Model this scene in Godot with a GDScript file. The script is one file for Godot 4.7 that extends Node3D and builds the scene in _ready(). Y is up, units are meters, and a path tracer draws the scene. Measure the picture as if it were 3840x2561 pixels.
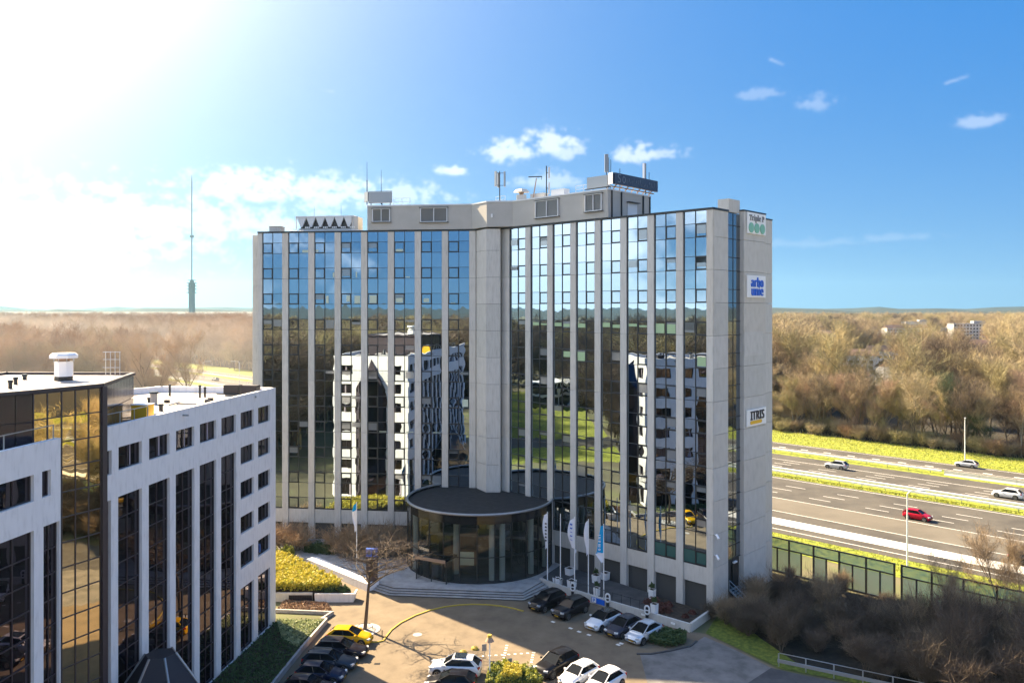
extends Node3D
# World: x to the right, y up (0 = car park), the camera looks along -z. Plan points are written (x, depth) with depth = -z.

const EYE := 31.2
const ANGLE_R := 0.7617
const ANGLE_L := 0.1162
const PLAZA := 0.6
const SUN := Vector3(-0.584, 0.588, -0.560)

var M := {}
var rng := RandomNumberGenerator.new()
var used := {}
var cache := {}
var dR := Vector2(cos(ANGLE_R), -sin(ANGLE_R))
var nR := Vector2(sin(ANGLE_R), cos(ANGLE_R))
var dL := Vector2(cos(ANGLE_L), -sin(ANGLE_L))
var nL := Vector2(sin(ANGLE_L), cos(ANGLE_L))
var hd := Vector2(0.700, -0.714)
var hn := Vector2(0.714, 0.700)


func _ready() -> void:
	rng.seed = 7
	make_camera()
	make_sky()
	make_sun()
	make_materials()
	make_ground()
	make_motorway()
	make_office_tower()
	make_tower_roof()
	make_tower_end()
	make_pavilion()
	make_terrace()
	make_white_block()
	make_garden()
	make_car_park()
	make_cars()
	make_noise_barrier()
	make_street_furniture()
	make_woods()
	make_far_things()
	make_mist()


func make_camera() -> void:
	var cam := Camera3D.new()
	cam.name = "camera"
	cam.position = Vector3(0, EYE, 0)
	add_child(cam)
	cam.set_frustum(0.5 * 2561.0 / 3021.0, Vector2(0, -0.5 * 118.5 / 3021.0), 0.5, 12000.0)
	cam.current = true


func make_sun() -> void:
	var sun := DirectionalLight3D.new()
	sun.name = "sun"
	add_child(sun)
	sun.look_at_from_position(Vector3.ZERO, -SUN, Vector3.UP)
	sun.light_energy = 1.6
	sun.light_color = Color(1.0, 0.90, 0.74)
	sun.light_angular_distance = 0.5
	sun.shadow_enabled = true


func pixel_dir(x: float, y: float) -> Vector3:
	return Vector3(x - 1920.0, 1162.0 - y, -3021.0).normalized()


func make_sky() -> void:
	var w := 3072
	var h := 1536
	var noise := FastNoiseLite.new()
	noise.seed = 11
	noise.noise_type = FastNoiseLite.TYPE_SIMPLEX_SMOOTH
	noise.frequency = 1.0
	noise.fractal_octaves = 5
	# puffs of cloud: direction, half width, half height (radians), strength
	var puffs := []
	for c in [[1905, 580, 90, 42, 0.78], [2065, 545, 80, 50, 0.78], [2120, 580, 60, 30, 0.6], [2380, 585, 70, 38, 0.7], [2480, 580, 90, 26, 0.5],
			[1700, 642, 44, 22, 0.8], [980, 720, 210, 70, 0.8], [1240, 740, 200, 66, 0.7], [1480, 745, 190, 52, 0.55], [780, 850, 330, 90, 0.6], [300, 900, 420, 160, 0.7],
			[2060, 690, 110, 36, 0.45], [2850, 360, 54, 24, 0.22], [3065, 390, 50, 30, 0.25], [3680, 462, 64, 22, 0.36], [3350, 895, 120, 14, 0.14], [3050, 915, 160, 18, 0.12]]:
		puffs.append([pixel_dir(c[0], c[1]), c[2] / 3021.0, c[3] / 3021.0, c[4]])
	var streaks := [[pixel_dir(350, 160), pixel_dir(1250, 345), 0.0011, 0.35], [pixel_dir(2890, 222), pixel_dir(2938, 242), 0.0012, 0.4], [pixel_dir(3550, 312), pixel_dir(3632, 285), 0.0012, 0.4]]
	var data := PackedFloat32Array()
	data.resize(w * h * 3)
	data.fill(0.11)
	for j in h:
		var up := (0.5 - (j + 0.5) / h) * PI
		if up < -0.03:
			break
		for i in w:
			var az := (i + 0.5) / w * TAU  # a panorama begins at -z
			var d := Vector3(sin(az) * cos(up), sin(up), -cos(az) * cos(up))
			var e := maxf(up, 0.0)
			var low := exp(-e / 0.16)
			var c := Vector3(0.0 + 0.068 * low, 0.052 + 0.088 * low, 0.172 + 0.038 * low)
			var th := rad_to_deg(acos(clampf(d.dot(SUN), -1, 1)))
			var halo := minf(2.0, 0.092 * exp(-(th - 28.5) / 7.0))
			var wide := 0.026 * exp(-(th - 44.0) / 13.0)
			c += Vector3(1.0, 0.80, 0.58) * halo + Vector3(1.0, 0.82, 0.66) * wide
			if up > -0.02:
				var cover := 0.0
				for p in puffs:
					var q: Vector3 = p[0]
					if d.dot(q) < 0.9:
						continue
					var dx: float = (d.x * -q.z - d.z * -q.x) / p[1]
					var dy: float = (d.y - q.y) / p[2]
					if dy < 0.0:
						dy *= 1.7
					var r: float = dx * dx + dy * dy
					if r < 5.0:
						var n := noise.get_noise_3d(d.x * 38.0, d.y * 62.0, d.z * 38.0) + 0.45 * noise.get_noise_3d(d.x * 150.0, d.y * 210.0, d.z * 150.0)
						var body := exp(-r * 0.8) + n * 1.05 * exp(-r * 0.32)
						cover = maxf(cover, smoothstep(0.18, 0.74 if dy > 0.0 else 1.05, body) * p[3])
				# western cumulus follows the mirror glass; cloud behind is added to light shaded walls
				var west := smoothstep(0.35, 0.75, -d.x) * smoothstep(-0.84, -0.45, d.z)
				var away := maxf(west, smoothstep(-0.35, 0.3, d.z)) * smoothstep(1.2, 0.3, up)
				if away > 0.0:
					var n2 := noise.get_noise_3d(d.x * 2.6 + 9.0, d.y * 6.0, d.z * 2.6) * 0.5 + 0.5
					cover = maxf(cover, away * smoothstep(0.50 - 0.16 * west, 0.66 - 0.1 * west, n2) * 0.9)
				for s in streaks:
					var a: Vector3 = s[0]
					var ab: Vector3 = s[1] - a
					var t := clampf((d - a).dot(ab) / ab.length_squared(), 0, 1)
					var g: float = (d - a - ab * t).length() / s[2]
					if g < 3.0:
						cover = maxf(cover, exp(-g * g) * s[3] * (1.0 - 0.5 * t))
				var lit := Vector3(0.93, 0.95, 0.97) * (0.34 + 0.42 * smoothstep(-0.8, 0.2, d.z) + 0.5 * minf(halo, 1.0))  # cloud out of view is made brighter as fill for shaded walls
				c = c.lerp(lit, clampf(cover, 0, 1) * (0.72 if d.z < -0.7 else 0.85))
			var k := (j * w + i) * 3
			data[k] = c.x
			data[k + 1] = c.y
			data[k + 2] = c.z
	var im := Image.create_from_data(w, h, false, Image.FORMAT_RGBF, data.to_byte_array())
	var mat := PanoramaSkyMaterial.new()
	mat.panorama = ImageTexture.create_from_image(im)
	var sky := Sky.new()
	sky.sky_material = mat
	var env := Environment.new()
	env.background_mode = Environment.BG_SKY
	env.sky = sky
	env.tonemap_mode = Environment.TONE_MAPPER_LINEAR
	env.tonemap_exposure = 4.4
	env.sdfgi_enabled = true
	env.ssao_enabled = true
	env.ssil_enabled = true
	env.volumetric_fog_enabled = true
	env.volumetric_fog_density = 0.00006
	env.volumetric_fog_albedo = Color(0.66, 0.88, 1.0)
	env.volumetric_fog_anisotropy = 0.6
	var we := WorldEnvironment.new()
	we.name = "environment"
	we.environment = env
	add_child(we)


# ---------- helpers ----------
func lin(r: float, g: float, b: float, a := 1.0) -> Color:
	var c := Color(r, g, b).linear_to_srgb()
	c.a = a
	return c


func plain(called: String, c: Color, rough := 0.8, metal := 0.0) -> StandardMaterial3D:
	var m := StandardMaterial3D.new()
	m.resource_name = called
	m.albedo_color = c
	m.roughness = rough
	m.metallic = metal
	M[called] = m
	return m


func noise_tex(freq: float, stops: Array, seed_ := 1, octaves := 5, size := 512, gain := 0.5) -> NoiseTexture2D:
	var n := FastNoiseLite.new()
	n.seed = seed_
	n.frequency = freq
	n.noise_type = FastNoiseLite.TYPE_SIMPLEX_SMOOTH
	n.fractal_octaves = octaves
	n.fractal_gain = gain
	var g := Gradient.new()
	g.offsets = PackedFloat32Array([])
	var offs := PackedFloat32Array()
	var cols := PackedColorArray()
	for s in stops:
		offs.append(s[0])
		cols.append(lin(s[1], s[2], s[3]))
	g.offsets = offs
	g.colors = cols
	var t := NoiseTexture2D.new()
	t.width = size
	t.height = size
	t.seamless = true
	t.noise = n
	t.color_ramp = g
	return t


func bump_tex(freq: float, strength: float, seed_ := 1, octaves := 4) -> NoiseTexture2D:
	var n := FastNoiseLite.new()
	n.seed = seed_
	n.frequency = freq
	n.fractal_octaves = octaves
	var t := NoiseTexture2D.new()
	t.width = 512
	t.height = 512
	t.seamless = true
	t.noise = n
	t.as_normal_map = true
	t.bump_strength = strength
	return t


func textured(called: String, metres: float, tex: Texture2D, rough := 0.9, normal: Texture2D = null) -> StandardMaterial3D:
	var m := plain(called, Color.WHITE, rough)
	m.albedo_texture = tex
	m.uv1_triplanar = true
	m.uv1_world_triplanar = true
	m.uv1_scale = Vector3.ONE / metres
	if normal:
		m.normal_enabled = true
		m.normal_texture = normal
	return m


func pt(p: Vector2, y := 0.0) -> Vector3:
	return Vector3(p.x, y, -p.y)


func S() -> SurfaceTool:
	var st := SurfaceTool.new()
	st.begin(Mesh.PRIMITIVE_TRIANGLES)
	st.set_smooth_group(-1)
	return st


func done(st: SurfaceTool) -> ArrayMesh:
	st.generate_normals()
	return st.commit()


func tri(st: SurfaceTool, a: Vector3, b: Vector3, c: Vector3) -> void:
	st.add_vertex(a)
	st.add_vertex(b)
	st.add_vertex(c)


func quad(st: SurfaceTool, a: Vector3, b: Vector3, c: Vector3, d: Vector3) -> void:
	tri(st, a, b, c)
	tri(st, a, c, d)


func box(st: SurfaceTool, c: Vector3, s: Vector3, b := Basis()) -> void:
	var x := b.x * s.x * 0.5
	var y := b.y * s.y * 0.5
	var z := b.z * s.z * 0.5
	quad(st, c - x + y + z, c + x + y + z, c + x - y + z, c - x - y + z)
	quad(st, c + x + y - z, c - x + y - z, c - x - y - z, c + x - y - z)
	quad(st, c + x + y + z, c + x + y - z, c + x - y - z, c + x - y + z)
	quad(st, c - x + y - z, c - x + y + z, c - x - y + z, c - x - y - z)
	quad(st, c - x + y - z, c + x + y - z, c + x + y + z, c - x + y + z)
	quad(st, c - x - y + z, c + x - y + z, c + x - y - z, c - x - y - z)


func prism(st: SurfaceTool, poly: Array, y0: float, y1: float, bottom := true) -> void:
	var p := PackedVector2Array(poly)
	if Geometry2D.is_polygon_clockwise(p):
		p.reverse()
	var n := p.size()
	for i in n:
		var a := p[i]
		var b := p[(i + 1) % n]
		quad(st, pt(a, y1), pt(b, y1), pt(b, y0), pt(a, y0))
	var t := Geometry2D.triangulate_polygon(p)
	for i in range(0, t.size(), 3):
		tri(st, pt(p[t[i]], y1), pt(p[t[i + 2]], y1), pt(p[t[i + 1]], y1))
		if bottom:
			tri(st, pt(p[t[i]], y0), pt(p[t[i + 1]], y0), pt(p[t[i + 2]], y0))


func sheet(st: SurfaceTool, poly: Array, y: float) -> void:
	var p := PackedVector2Array(poly)
	var t := Geometry2D.triangulate_polygon(p)
	for i in range(0, t.size(), 3):
		var a := p[t[i]]
		var b := p[t[i + 1]]
		var c := p[t[i + 2]]
		if (b - a).cross(c - a) > 0:
			var s := b
			b = c
			c = s
		tri(st, pt(a, y), pt(b, y), pt(c, y))


func tube(st: SurfaceTool, a: Vector3, b: Vector3, ra: float, rb: float, n := 6, caps := false) -> void:
	var d := (b - a).normalized()
	var u := d.cross(Vector3.RIGHT if absf(d.x) < 0.8 else Vector3.UP).normalized()
	var v := d.cross(u)
	for i in n:
		var t0 := TAU * i / n
		var t1 := TAU * (i + 1) / n
		var e0 := u * cos(t0) + v * sin(t0)
		var e1 := u * cos(t1) + v * sin(t1)
		quad(st, a + e0 * ra, b + e0 * rb, b + e1 * rb, a + e1 * ra)
		if caps:
			tri(st, b, b + e1 * rb, b + e0 * rb)
			tri(st, a, a + e0 * ra, a + e1 * ra)


func bar(st: SurfaceTool, a: Vector3, b: Vector3, w: float, h: float) -> void:
	var x := (b - a).normalized()
	var y := Vector3.UP
	if absf(x.y) > 0.95:
		y = Vector3.RIGHT
	var z := x.cross(y).normalized()
	y = z.cross(x)
	box(st, (a + b) * 0.5, Vector3((b - a).length(), h, w), Basis(x, y, z))


func boxm(x: float, y: float, z: float) -> Mesh:
	var key := "box %.3f %.3f %.3f" % [x, y, z]
	if not cache.has(key):
		var b := BoxMesh.new()
		b.size = Vector3(x, y, z)
		cache[key] = b
	return cache[key]


# a pane with the slight pillow and ripple of real sheet glass
func panem(w: float, h: float, kind: int) -> Mesh:
	var key := "pane %.2f %.2f %d" % [w, h, kind]
	if cache.has(key):
		return cache[key]
	var n := 6
	var r := RandomNumberGenerator.new()
	r.seed = 100 + kind
	var amp := r.randf_range(-0.0013, 0.0013)
	var tx := r.randf_range(-0.0014, 0.0014)
	var ty := r.randf_range(-0.0014, 0.0014)
	var ph := r.randf() * TAU
	var f := func(x: float, y: float) -> float:
		return amp * (1.0 - x * x) * (1.0 - y * y) + tx * x * w * 0.5 + ty * y * h * 0.5 + 0.00028 * sin(x * 3.0 + ph) * cos(y * 2.6 + ph)
	var vs := PackedVector3Array()
	var ns := PackedVector3Array()
	var ix := PackedInt32Array()
	for j in n + 1:
		for i in n + 1:
			var x := i * 2.0 / n - 1.0
			var y := j * 2.0 / n - 1.0
			vs.append(Vector3(x * w * 0.5, y * h * 0.5, f.call(x, y)))
			var gx: float = (f.call(x + 0.01, y) - f.call(x - 0.01, y)) / (0.02 * w * 0.5)
			var gy: float = (f.call(x, y + 0.01) - f.call(x, y - 0.01)) / (0.02 * h * 0.5)
			ns.append(Vector3(-gx, -gy, 1).normalized())
	for j in n:
		for i in n:
			var a := j * (n + 1) + i
			ix.append_array([a, a + n + 1, a + 1, a + 1, a + n + 1, a + n + 2])
	var arr := []
	arr.resize(Mesh.ARRAY_MAX)
	arr[Mesh.ARRAY_VERTEX] = vs
	arr[Mesh.ARRAY_NORMAL] = ns
	arr[Mesh.ARRAY_INDEX] = ix
	var m := ArrayMesh.new()
	m.add_surface_from_arrays(Mesh.PRIMITIVE_TRIANGLES, arr)
	cache[key] = m
	return m


func numbered(called: String) -> String:
	used[called] = used.get(called, 0) + 1
	return called if used[called] == 1 else "%s_%03d" % [called, used[called] - 1]


func thing(called: String, label: String, category: String, at := Vector3.ZERO, turn := 0.0, group := "") -> Node3D:
	var o := Node3D.new()
	o.name = numbered(called)
	add_child(o)
	o.position = at
	o.rotation.y = turn
	o.set_meta("label", label)
	o.set_meta("category", category)
	if group:
		o.set_meta("group", group)
	return o


func structure(called: String, mesh: Mesh, mat: Material) -> MeshInstance3D:
	var o := MeshInstance3D.new()
	o.name = numbered(called)
	o.mesh = mesh
	o.material_override = mat
	add_child(o)
	o.set_meta("kind", "structure")
	return o


# a part in the thing's own axes
func part(parent: Node3D, called: String, mesh: Mesh, mat: Material, at := Transform3D()) -> MeshInstance3D:
	var o := MeshInstance3D.new()
	o.name = called
	o.mesh = mesh
	o.material_override = mat
	parent.add_child(o, true)
	o.transform = at
	return o


# a part given in world axes
func put(parent: Node3D, called: String, mesh: Mesh, mat: Material, at := Transform3D()) -> MeshInstance3D:
	return part(parent, called, mesh, mat, parent.global_transform.affine_inverse() * at)


func at3(x: float, y: float, z: float) -> Transform3D:
	return Transform3D(Basis(), Vector3(x, y, z))


func copy_of(o: Node3D, at: Vector3, turn: float, size := 1.0) -> Node3D:
	var c: Node3D = o.duplicate()
	c.name = numbered(String(o.name).get_slice("_0", 0))
	add_child(c)
	c.position = at
	c.rotation.y = turn
	c.scale = Vector3.ONE * size
	return c


# frame of a wall: x along it, y up, z outwards (towards the viewer)
func wall_frame(o: Vector2, angle: float) -> Transform3D:
	return Transform3D(Basis(Vector3.UP, -angle), pt(o))


# a wall face with rectangular openings [x0, x1, y0, y1], thick inwards (-z)
func pierced(st: SurfaceTool, x0: float, x1: float, y0: float, y1: float, holes: Array, thick: float) -> void:
	var xs := [x0, x1]
	var ys := [y0, y1]
	for h in holes:
		xs.append_array([h[0], h[1]])
		ys.append_array([h[2], h[3]])
	xs.sort()
	ys.sort()
	for i in xs.size() - 1:
		if xs[i + 1] - xs[i] < 0.001:
			continue
		var run := -1.0
		for j in ys.size() - 1:
			if ys[j + 1] - ys[j] < 0.001:
				continue
			var mx: float = (xs[i] + xs[i + 1]) * 0.5
			var my: float = (ys[j] + ys[j + 1]) * 0.5
			var open := false
			for h in holes:
				if mx > h[0] and mx < h[1] and my > h[2] and my < h[3]:
					open = true
			if not open:
				quad(st, Vector3(xs[i], ys[j + 1], 0), Vector3(xs[i + 1], ys[j + 1], 0), Vector3(xs[i + 1], ys[j], 0), Vector3(xs[i], ys[j], 0))
	for h in holes:
		var a := Vector3(h[0], h[2], 0)
		var b := Vector3(h[1], h[2], 0)
		var c := Vector3(h[1], h[3], 0)
		var d := Vector3(h[0], h[3], 0)
		var back := Vector3(0, 0, -thick)
		quad(st, a, b, b + back, a + back)
		quad(st, b, c, c + back, b + back)
		quad(st, c, d, d + back, c + back)
		quad(st, d, a, a + back, d + back)


func frame_mesh(w: float, h: float, t: float, depth: float, bars := 0) -> Mesh:
	var key := "frame %.2f %.2f %.2f %.2f %d" % [w, h, t, depth, bars]
	if not cache.has(key):
		var st := S()
		box(st, Vector3(0, h * 0.5 - t * 0.5, 0), Vector3(w, t, depth))
		box(st, Vector3(0, -h * 0.5 + t * 0.5, 0), Vector3(w, t, depth))
		box(st, Vector3(-w * 0.5 + t * 0.5, 0, 0), Vector3(t, h - 2 * t, depth))
		box(st, Vector3(w * 0.5 - t * 0.5, 0, 0), Vector3(t, h - 2 * t, depth))
		for i in bars:
			box(st, Vector3(-w * 0.5 + w * (i + 1) / (bars + 1), 0, 0), Vector3(t, h - 2 * t, depth))
		cache[key] = done(st)
	return cache[key]


func text_mesh(s: String, size: float, depth: float, font_name := "Droid Sans", weight := 700) -> TextMesh:
	var t := TextMesh.new()
	var f := SystemFont.new()
	f.font_names = PackedStringArray([font_name])
	f.font_weight = weight
	t.font = f
	t.text = s
	t.font_size = 64
	t.pixel_size = size / 64.0
	t.depth = depth
	return t


func make_materials() -> void:
	textured("concrete", 9.0, noise_tex(0.012, [[0.1, 0.46, 0.44, 0.40], [0.3, 0.53, 0.51, 0.47], [0.55, 0.565, 0.545, 0.505], [0.85, 0.59, 0.57, 0.53]], 3, 6), 0.9)
	M["concrete"].uv1_scale = Vector3(1.0 / 2.2, 1.0 / 13.0, 1.0 / 2.2)
	for v in [["concrete warm", 1.0, 0.975, 0.94], ["concrete dull", 0.93, 0.935, 0.93], ["concrete clean", 1.04, 1.04, 1.03]]:
		var cm: StandardMaterial3D = M["concrete"].duplicate()
		cm.resource_name = v[0]
		cm.albedo_color = Color(minf(v[1], 1.0), minf(v[2], 1.0), minf(v[3], 1.0)).linear_to_srgb()
		M[v[0]] = cm
	textured("penthouse render", 14.0, noise_tex(0.01, [[0.2, 0.40, 0.385, 0.355], [0.8, 0.44, 0.425, 0.395]], 4, 5), 0.85)
	textured("white concrete", 8.0, noise_tex(0.012, [[0.12, 0.70, 0.685, 0.675], [0.35, 0.79, 0.775, 0.765], [0.6, 0.82, 0.805, 0.795], [0.85, 0.84, 0.825, 0.815]], 5, 6), 0.85)
	M["white concrete"].uv1_scale = Vector3(1.0 / 3.0, 1.0 / 12.0, 1.0 / 3.0)
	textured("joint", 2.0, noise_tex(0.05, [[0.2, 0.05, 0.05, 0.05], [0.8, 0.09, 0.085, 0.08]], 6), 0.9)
	plain("tower glass", lin(0.34, 0.42, 0.50), 0.0, 1.0)
	plain("spandrel glass", lin(0.39, 0.47, 0.55), 0.0, 1.0)
	plain("end glass", lin(0.22, 0.26, 0.30), 0.03, 0.9)
	plain("ground glass", lin(0.17, 0.195, 0.225), 0.0, 0.95)
	plain("dark panel", lin(0.022, 0.018, 0.032), 0.14)
	plain("gold glass", lin(0.56, 0.48, 0.32), 0.0, 1.0)
	plain("bronze glass", lin(0.085, 0.068, 0.082), 0.0, 0.92)
	plain("bronze panel", lin(0.022, 0.016, 0.02), 0.5, 0.0)
	plain("dark metal", lin(0.02, 0.022, 0.026), 0.35, 0.3)
	plain("dark frame", lin(0.018, 0.020, 0.024), 0.45)
	plain("purple frame", lin(0.05, 0.036, 0.042), 0.45)
	plain("black gloss", lin(0.012, 0.012, 0.014), 0.12)
	plain("mast grey", lin(0.10, 0.11, 0.12), 0.7)
	plain("grey metal", lin(0.32, 0.33, 0.34), 0.4, 0.6)
	plain("pale metal", lin(0.62, 0.63, 0.64), 0.45, 0.2)
	plain("galvanised", lin(0.55, 0.57, 0.58), 0.35, 0.8)
	plain("white paint", lin(0.86, 0.86, 0.85), 0.5)
	plain("white plastic", lin(0.80, 0.80, 0.80), 0.35)
	plain("road paint", lin(0.72, 0.71, 0.66), 0.7)
	plain("yellow paint", lin(0.50, 0.36, 0.05), 0.7)
	plain("blue paint", lin(0.02, 0.10, 0.50), 0.5)
	plain("sign blue", lin(0.01, 0.12, 0.62), 0.4)
	plain("sign green", lin(0.22, 0.50, 0.36), 0.45)
	plain("sign grey", lin(0.25, 0.25, 0.25), 0.5)
	plain("sign navy", lin(0.012, 0.022, 0.06), 0.3)
	plain("sign letter", lin(0.14, 0.17, 0.22), 0.4)
	plain("ink", lin(0.012, 0.010, 0.02), 0.5)
	plain("amber", lin(0.80, 0.45, 0.02), 0.5)
	plain("cyan cloth", lin(0.0, 0.33, 0.66), 0.8)
	plain("white cloth", lin(0.78, 0.78, 0.82), 0.85)
	plain("rubber", lin(0.015, 0.015, 0.016), 0.8)
	plain("alloy", lin(0.35, 0.36, 0.37), 0.3, 0.8)
	plain("car glass", lin(0.008, 0.010, 0.012), 0.03).metallic_specular = 0.28
	plain("red lens", lin(0.35, 0.01, 0.01), 0.15)
	plain("clear lens", lin(0.65, 0.66, 0.68), 0.1, 0.3)
	plain("plate", lin(0.45, 0.26, 0.02), 0.5)
	plain("ceiling glow green", lin(0.36, 0.50, 0.28), 0.5)  # glow of lit ceilings put into a plain green colour
	plain("ceiling glow pale", lin(0.50, 0.58, 0.47), 0.5)
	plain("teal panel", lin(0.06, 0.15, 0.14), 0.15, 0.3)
	plain("blind dim", lin(0.30, 0.33, 0.35), 0.12, 0.5)
	plain("curtain", lin(0.34, 0.29, 0.33), 0.8)
	plain("pillar green", lin(0.50, 0.60, 0.54), 0.6)
	plain("brown band", lin(0.36, 0.24, 0.16), 0.6)
	plain("roof gravel", lin(0.42, 0.40, 0.38), 0.95)
	textured("pavilion roof", 6.0, noise_tex(0.012, [[0.2, 0.012, 0.011, 0.012], [0.8, 0.026, 0.023, 0.025]], 8, 5), 0.75)
	textured("pale roof", 12.0, noise_tex(0.016, [[0.2, 0.22, 0.18, 0.15], [0.42, 0.38, 0.33, 0.29], [0.6, 0.5, 0.46, 0.42], [0.85, 0.6, 0.55, 0.5]], 9, 7, 512, 0.6), 0.9)
	textured("brick paving", 26.0, noise_tex(0.008, [[0.15, 0.135, 0.103, 0.068], [0.4, 0.165, 0.127, 0.083], [0.6, 0.178, 0.137, 0.09], [0.85, 0.2, 0.157, 0.106]], 21, 8, 1024, 0.66), 0.9)
	textured("grey paving", 18.0, noise_tex(0.008, [[0.15, 0.11, 0.107, 0.10], [0.5, 0.16, 0.152, 0.143], [0.85, 0.2, 0.19, 0.18]], 22, 7, 1024, 0.6), 0.85)
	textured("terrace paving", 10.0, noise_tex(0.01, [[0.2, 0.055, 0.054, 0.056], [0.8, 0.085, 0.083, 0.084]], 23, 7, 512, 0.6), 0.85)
	textured("plaza stone", 9.0, noise_tex(0.01, [[0.2, 0.30, 0.285, 0.27], [0.5, 0.37, 0.355, 0.34], [0.8, 0.42, 0.405, 0.39]], 24, 7, 512, 0.6), 0.8)
	textured("asphalt", 60.0, noise_tex(0.006, [[0.2, 0.046, 0.042, 0.036], [0.5, 0.066, 0.060, 0.05], [0.8, 0.085, 0.077, 0.064]], 25, 8, 1024, 0.65), 0.9)
	textured("verge grass", 16.0, noise_tex(0.012, [[0.15, 0.07, 0.10, 0.008], [0.45, 0.19, 0.225, 0.014], [0.7, 0.28, 0.30, 0.018], [0.9, 0.33, 0.33, 0.03]], 26, 8, 1024, 0.7), 1.0)
	textured("field", 420.0, noise_tex(0.008, [[0.1, 0.06, 0.055, 0.03], [0.4, 0.10, 0.09, 0.05], [0.55, 0.12, 0.13, 0.05], [0.75, 0.15, 0.13, 0.075], [0.95, 0.10, 0.14, 0.04]], 27, 8, 1024, 0.65), 1.0)
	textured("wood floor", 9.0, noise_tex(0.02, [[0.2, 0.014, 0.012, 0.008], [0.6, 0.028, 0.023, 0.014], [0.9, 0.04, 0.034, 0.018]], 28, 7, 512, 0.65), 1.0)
	textured("soil", 5.0, noise_tex(0.02, [[0.2, 0.03, 0.022, 0.016], [0.8, 0.07, 0.05, 0.035]], 29, 6), 1.0)
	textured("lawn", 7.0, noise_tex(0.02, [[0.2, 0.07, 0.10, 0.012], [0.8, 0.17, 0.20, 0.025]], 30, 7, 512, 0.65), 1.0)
	for v in [["bark", 0.11, 0.085, 0.06], ["grey bark", 0.20, 0.17, 0.13], ["twigs brown", 0.27, 0.20, 0.125], ["twigs straw", 0.32, 0.22, 0.13], ["twigs ivy", 0.06, 0.085, 0.04], ["twigs pink", 0.38, 0.26, 0.18], ["twigs olive", 0.31, 0.265, 0.13], ["twigs rust", 0.31, 0.20, 0.12], ["twigs dark", 0.12, 0.09, 0.065], ["twigs tan", 0.39, 0.31, 0.19], ["twigs fawn", 0.46, 0.33, 0.215], ["twigs gold", 0.46, 0.37, 0.19]]:
		plain(v[0], lin(v[1], v[2], v[3]), 0.95)
	for v in [["leaf yellow", 0.42, 0.36, 0.05], ["leaf lime", 0.26, 0.27, 0.04], ["leaf green", 0.05, 0.085, 0.025], ["leaf painted sun", 0.30, 0.33, 0.17], ["leaf red", 0.10, 0.035, 0.025]]:
		var m := plain(v[0], lin(v[1], v[2], v[3]), 0.7)
		m.backlight_enabled = true
		m.backlight = lin(v[1] * 0.6, v[2] * 0.6, v[3] * 0.5)
	var g := plain("clear glass", lin(0.015, 0.022, 0.02, 0.45), 0.0)
	g.transparency = BaseMaterial3D.TRANSPARENCY_ALPHA
	var b := plain("barrier glass", lin(0.34, 0.60, 0.45, 0.5), 0.4)
	b.transparency = BaseMaterial3D.TRANSPARENCY_ALPHA
	plain("screen glow paint", lin(0.55, 0.72, 0.52), 0.4)  # pale green carries the glow of the screen as plain colour


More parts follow.
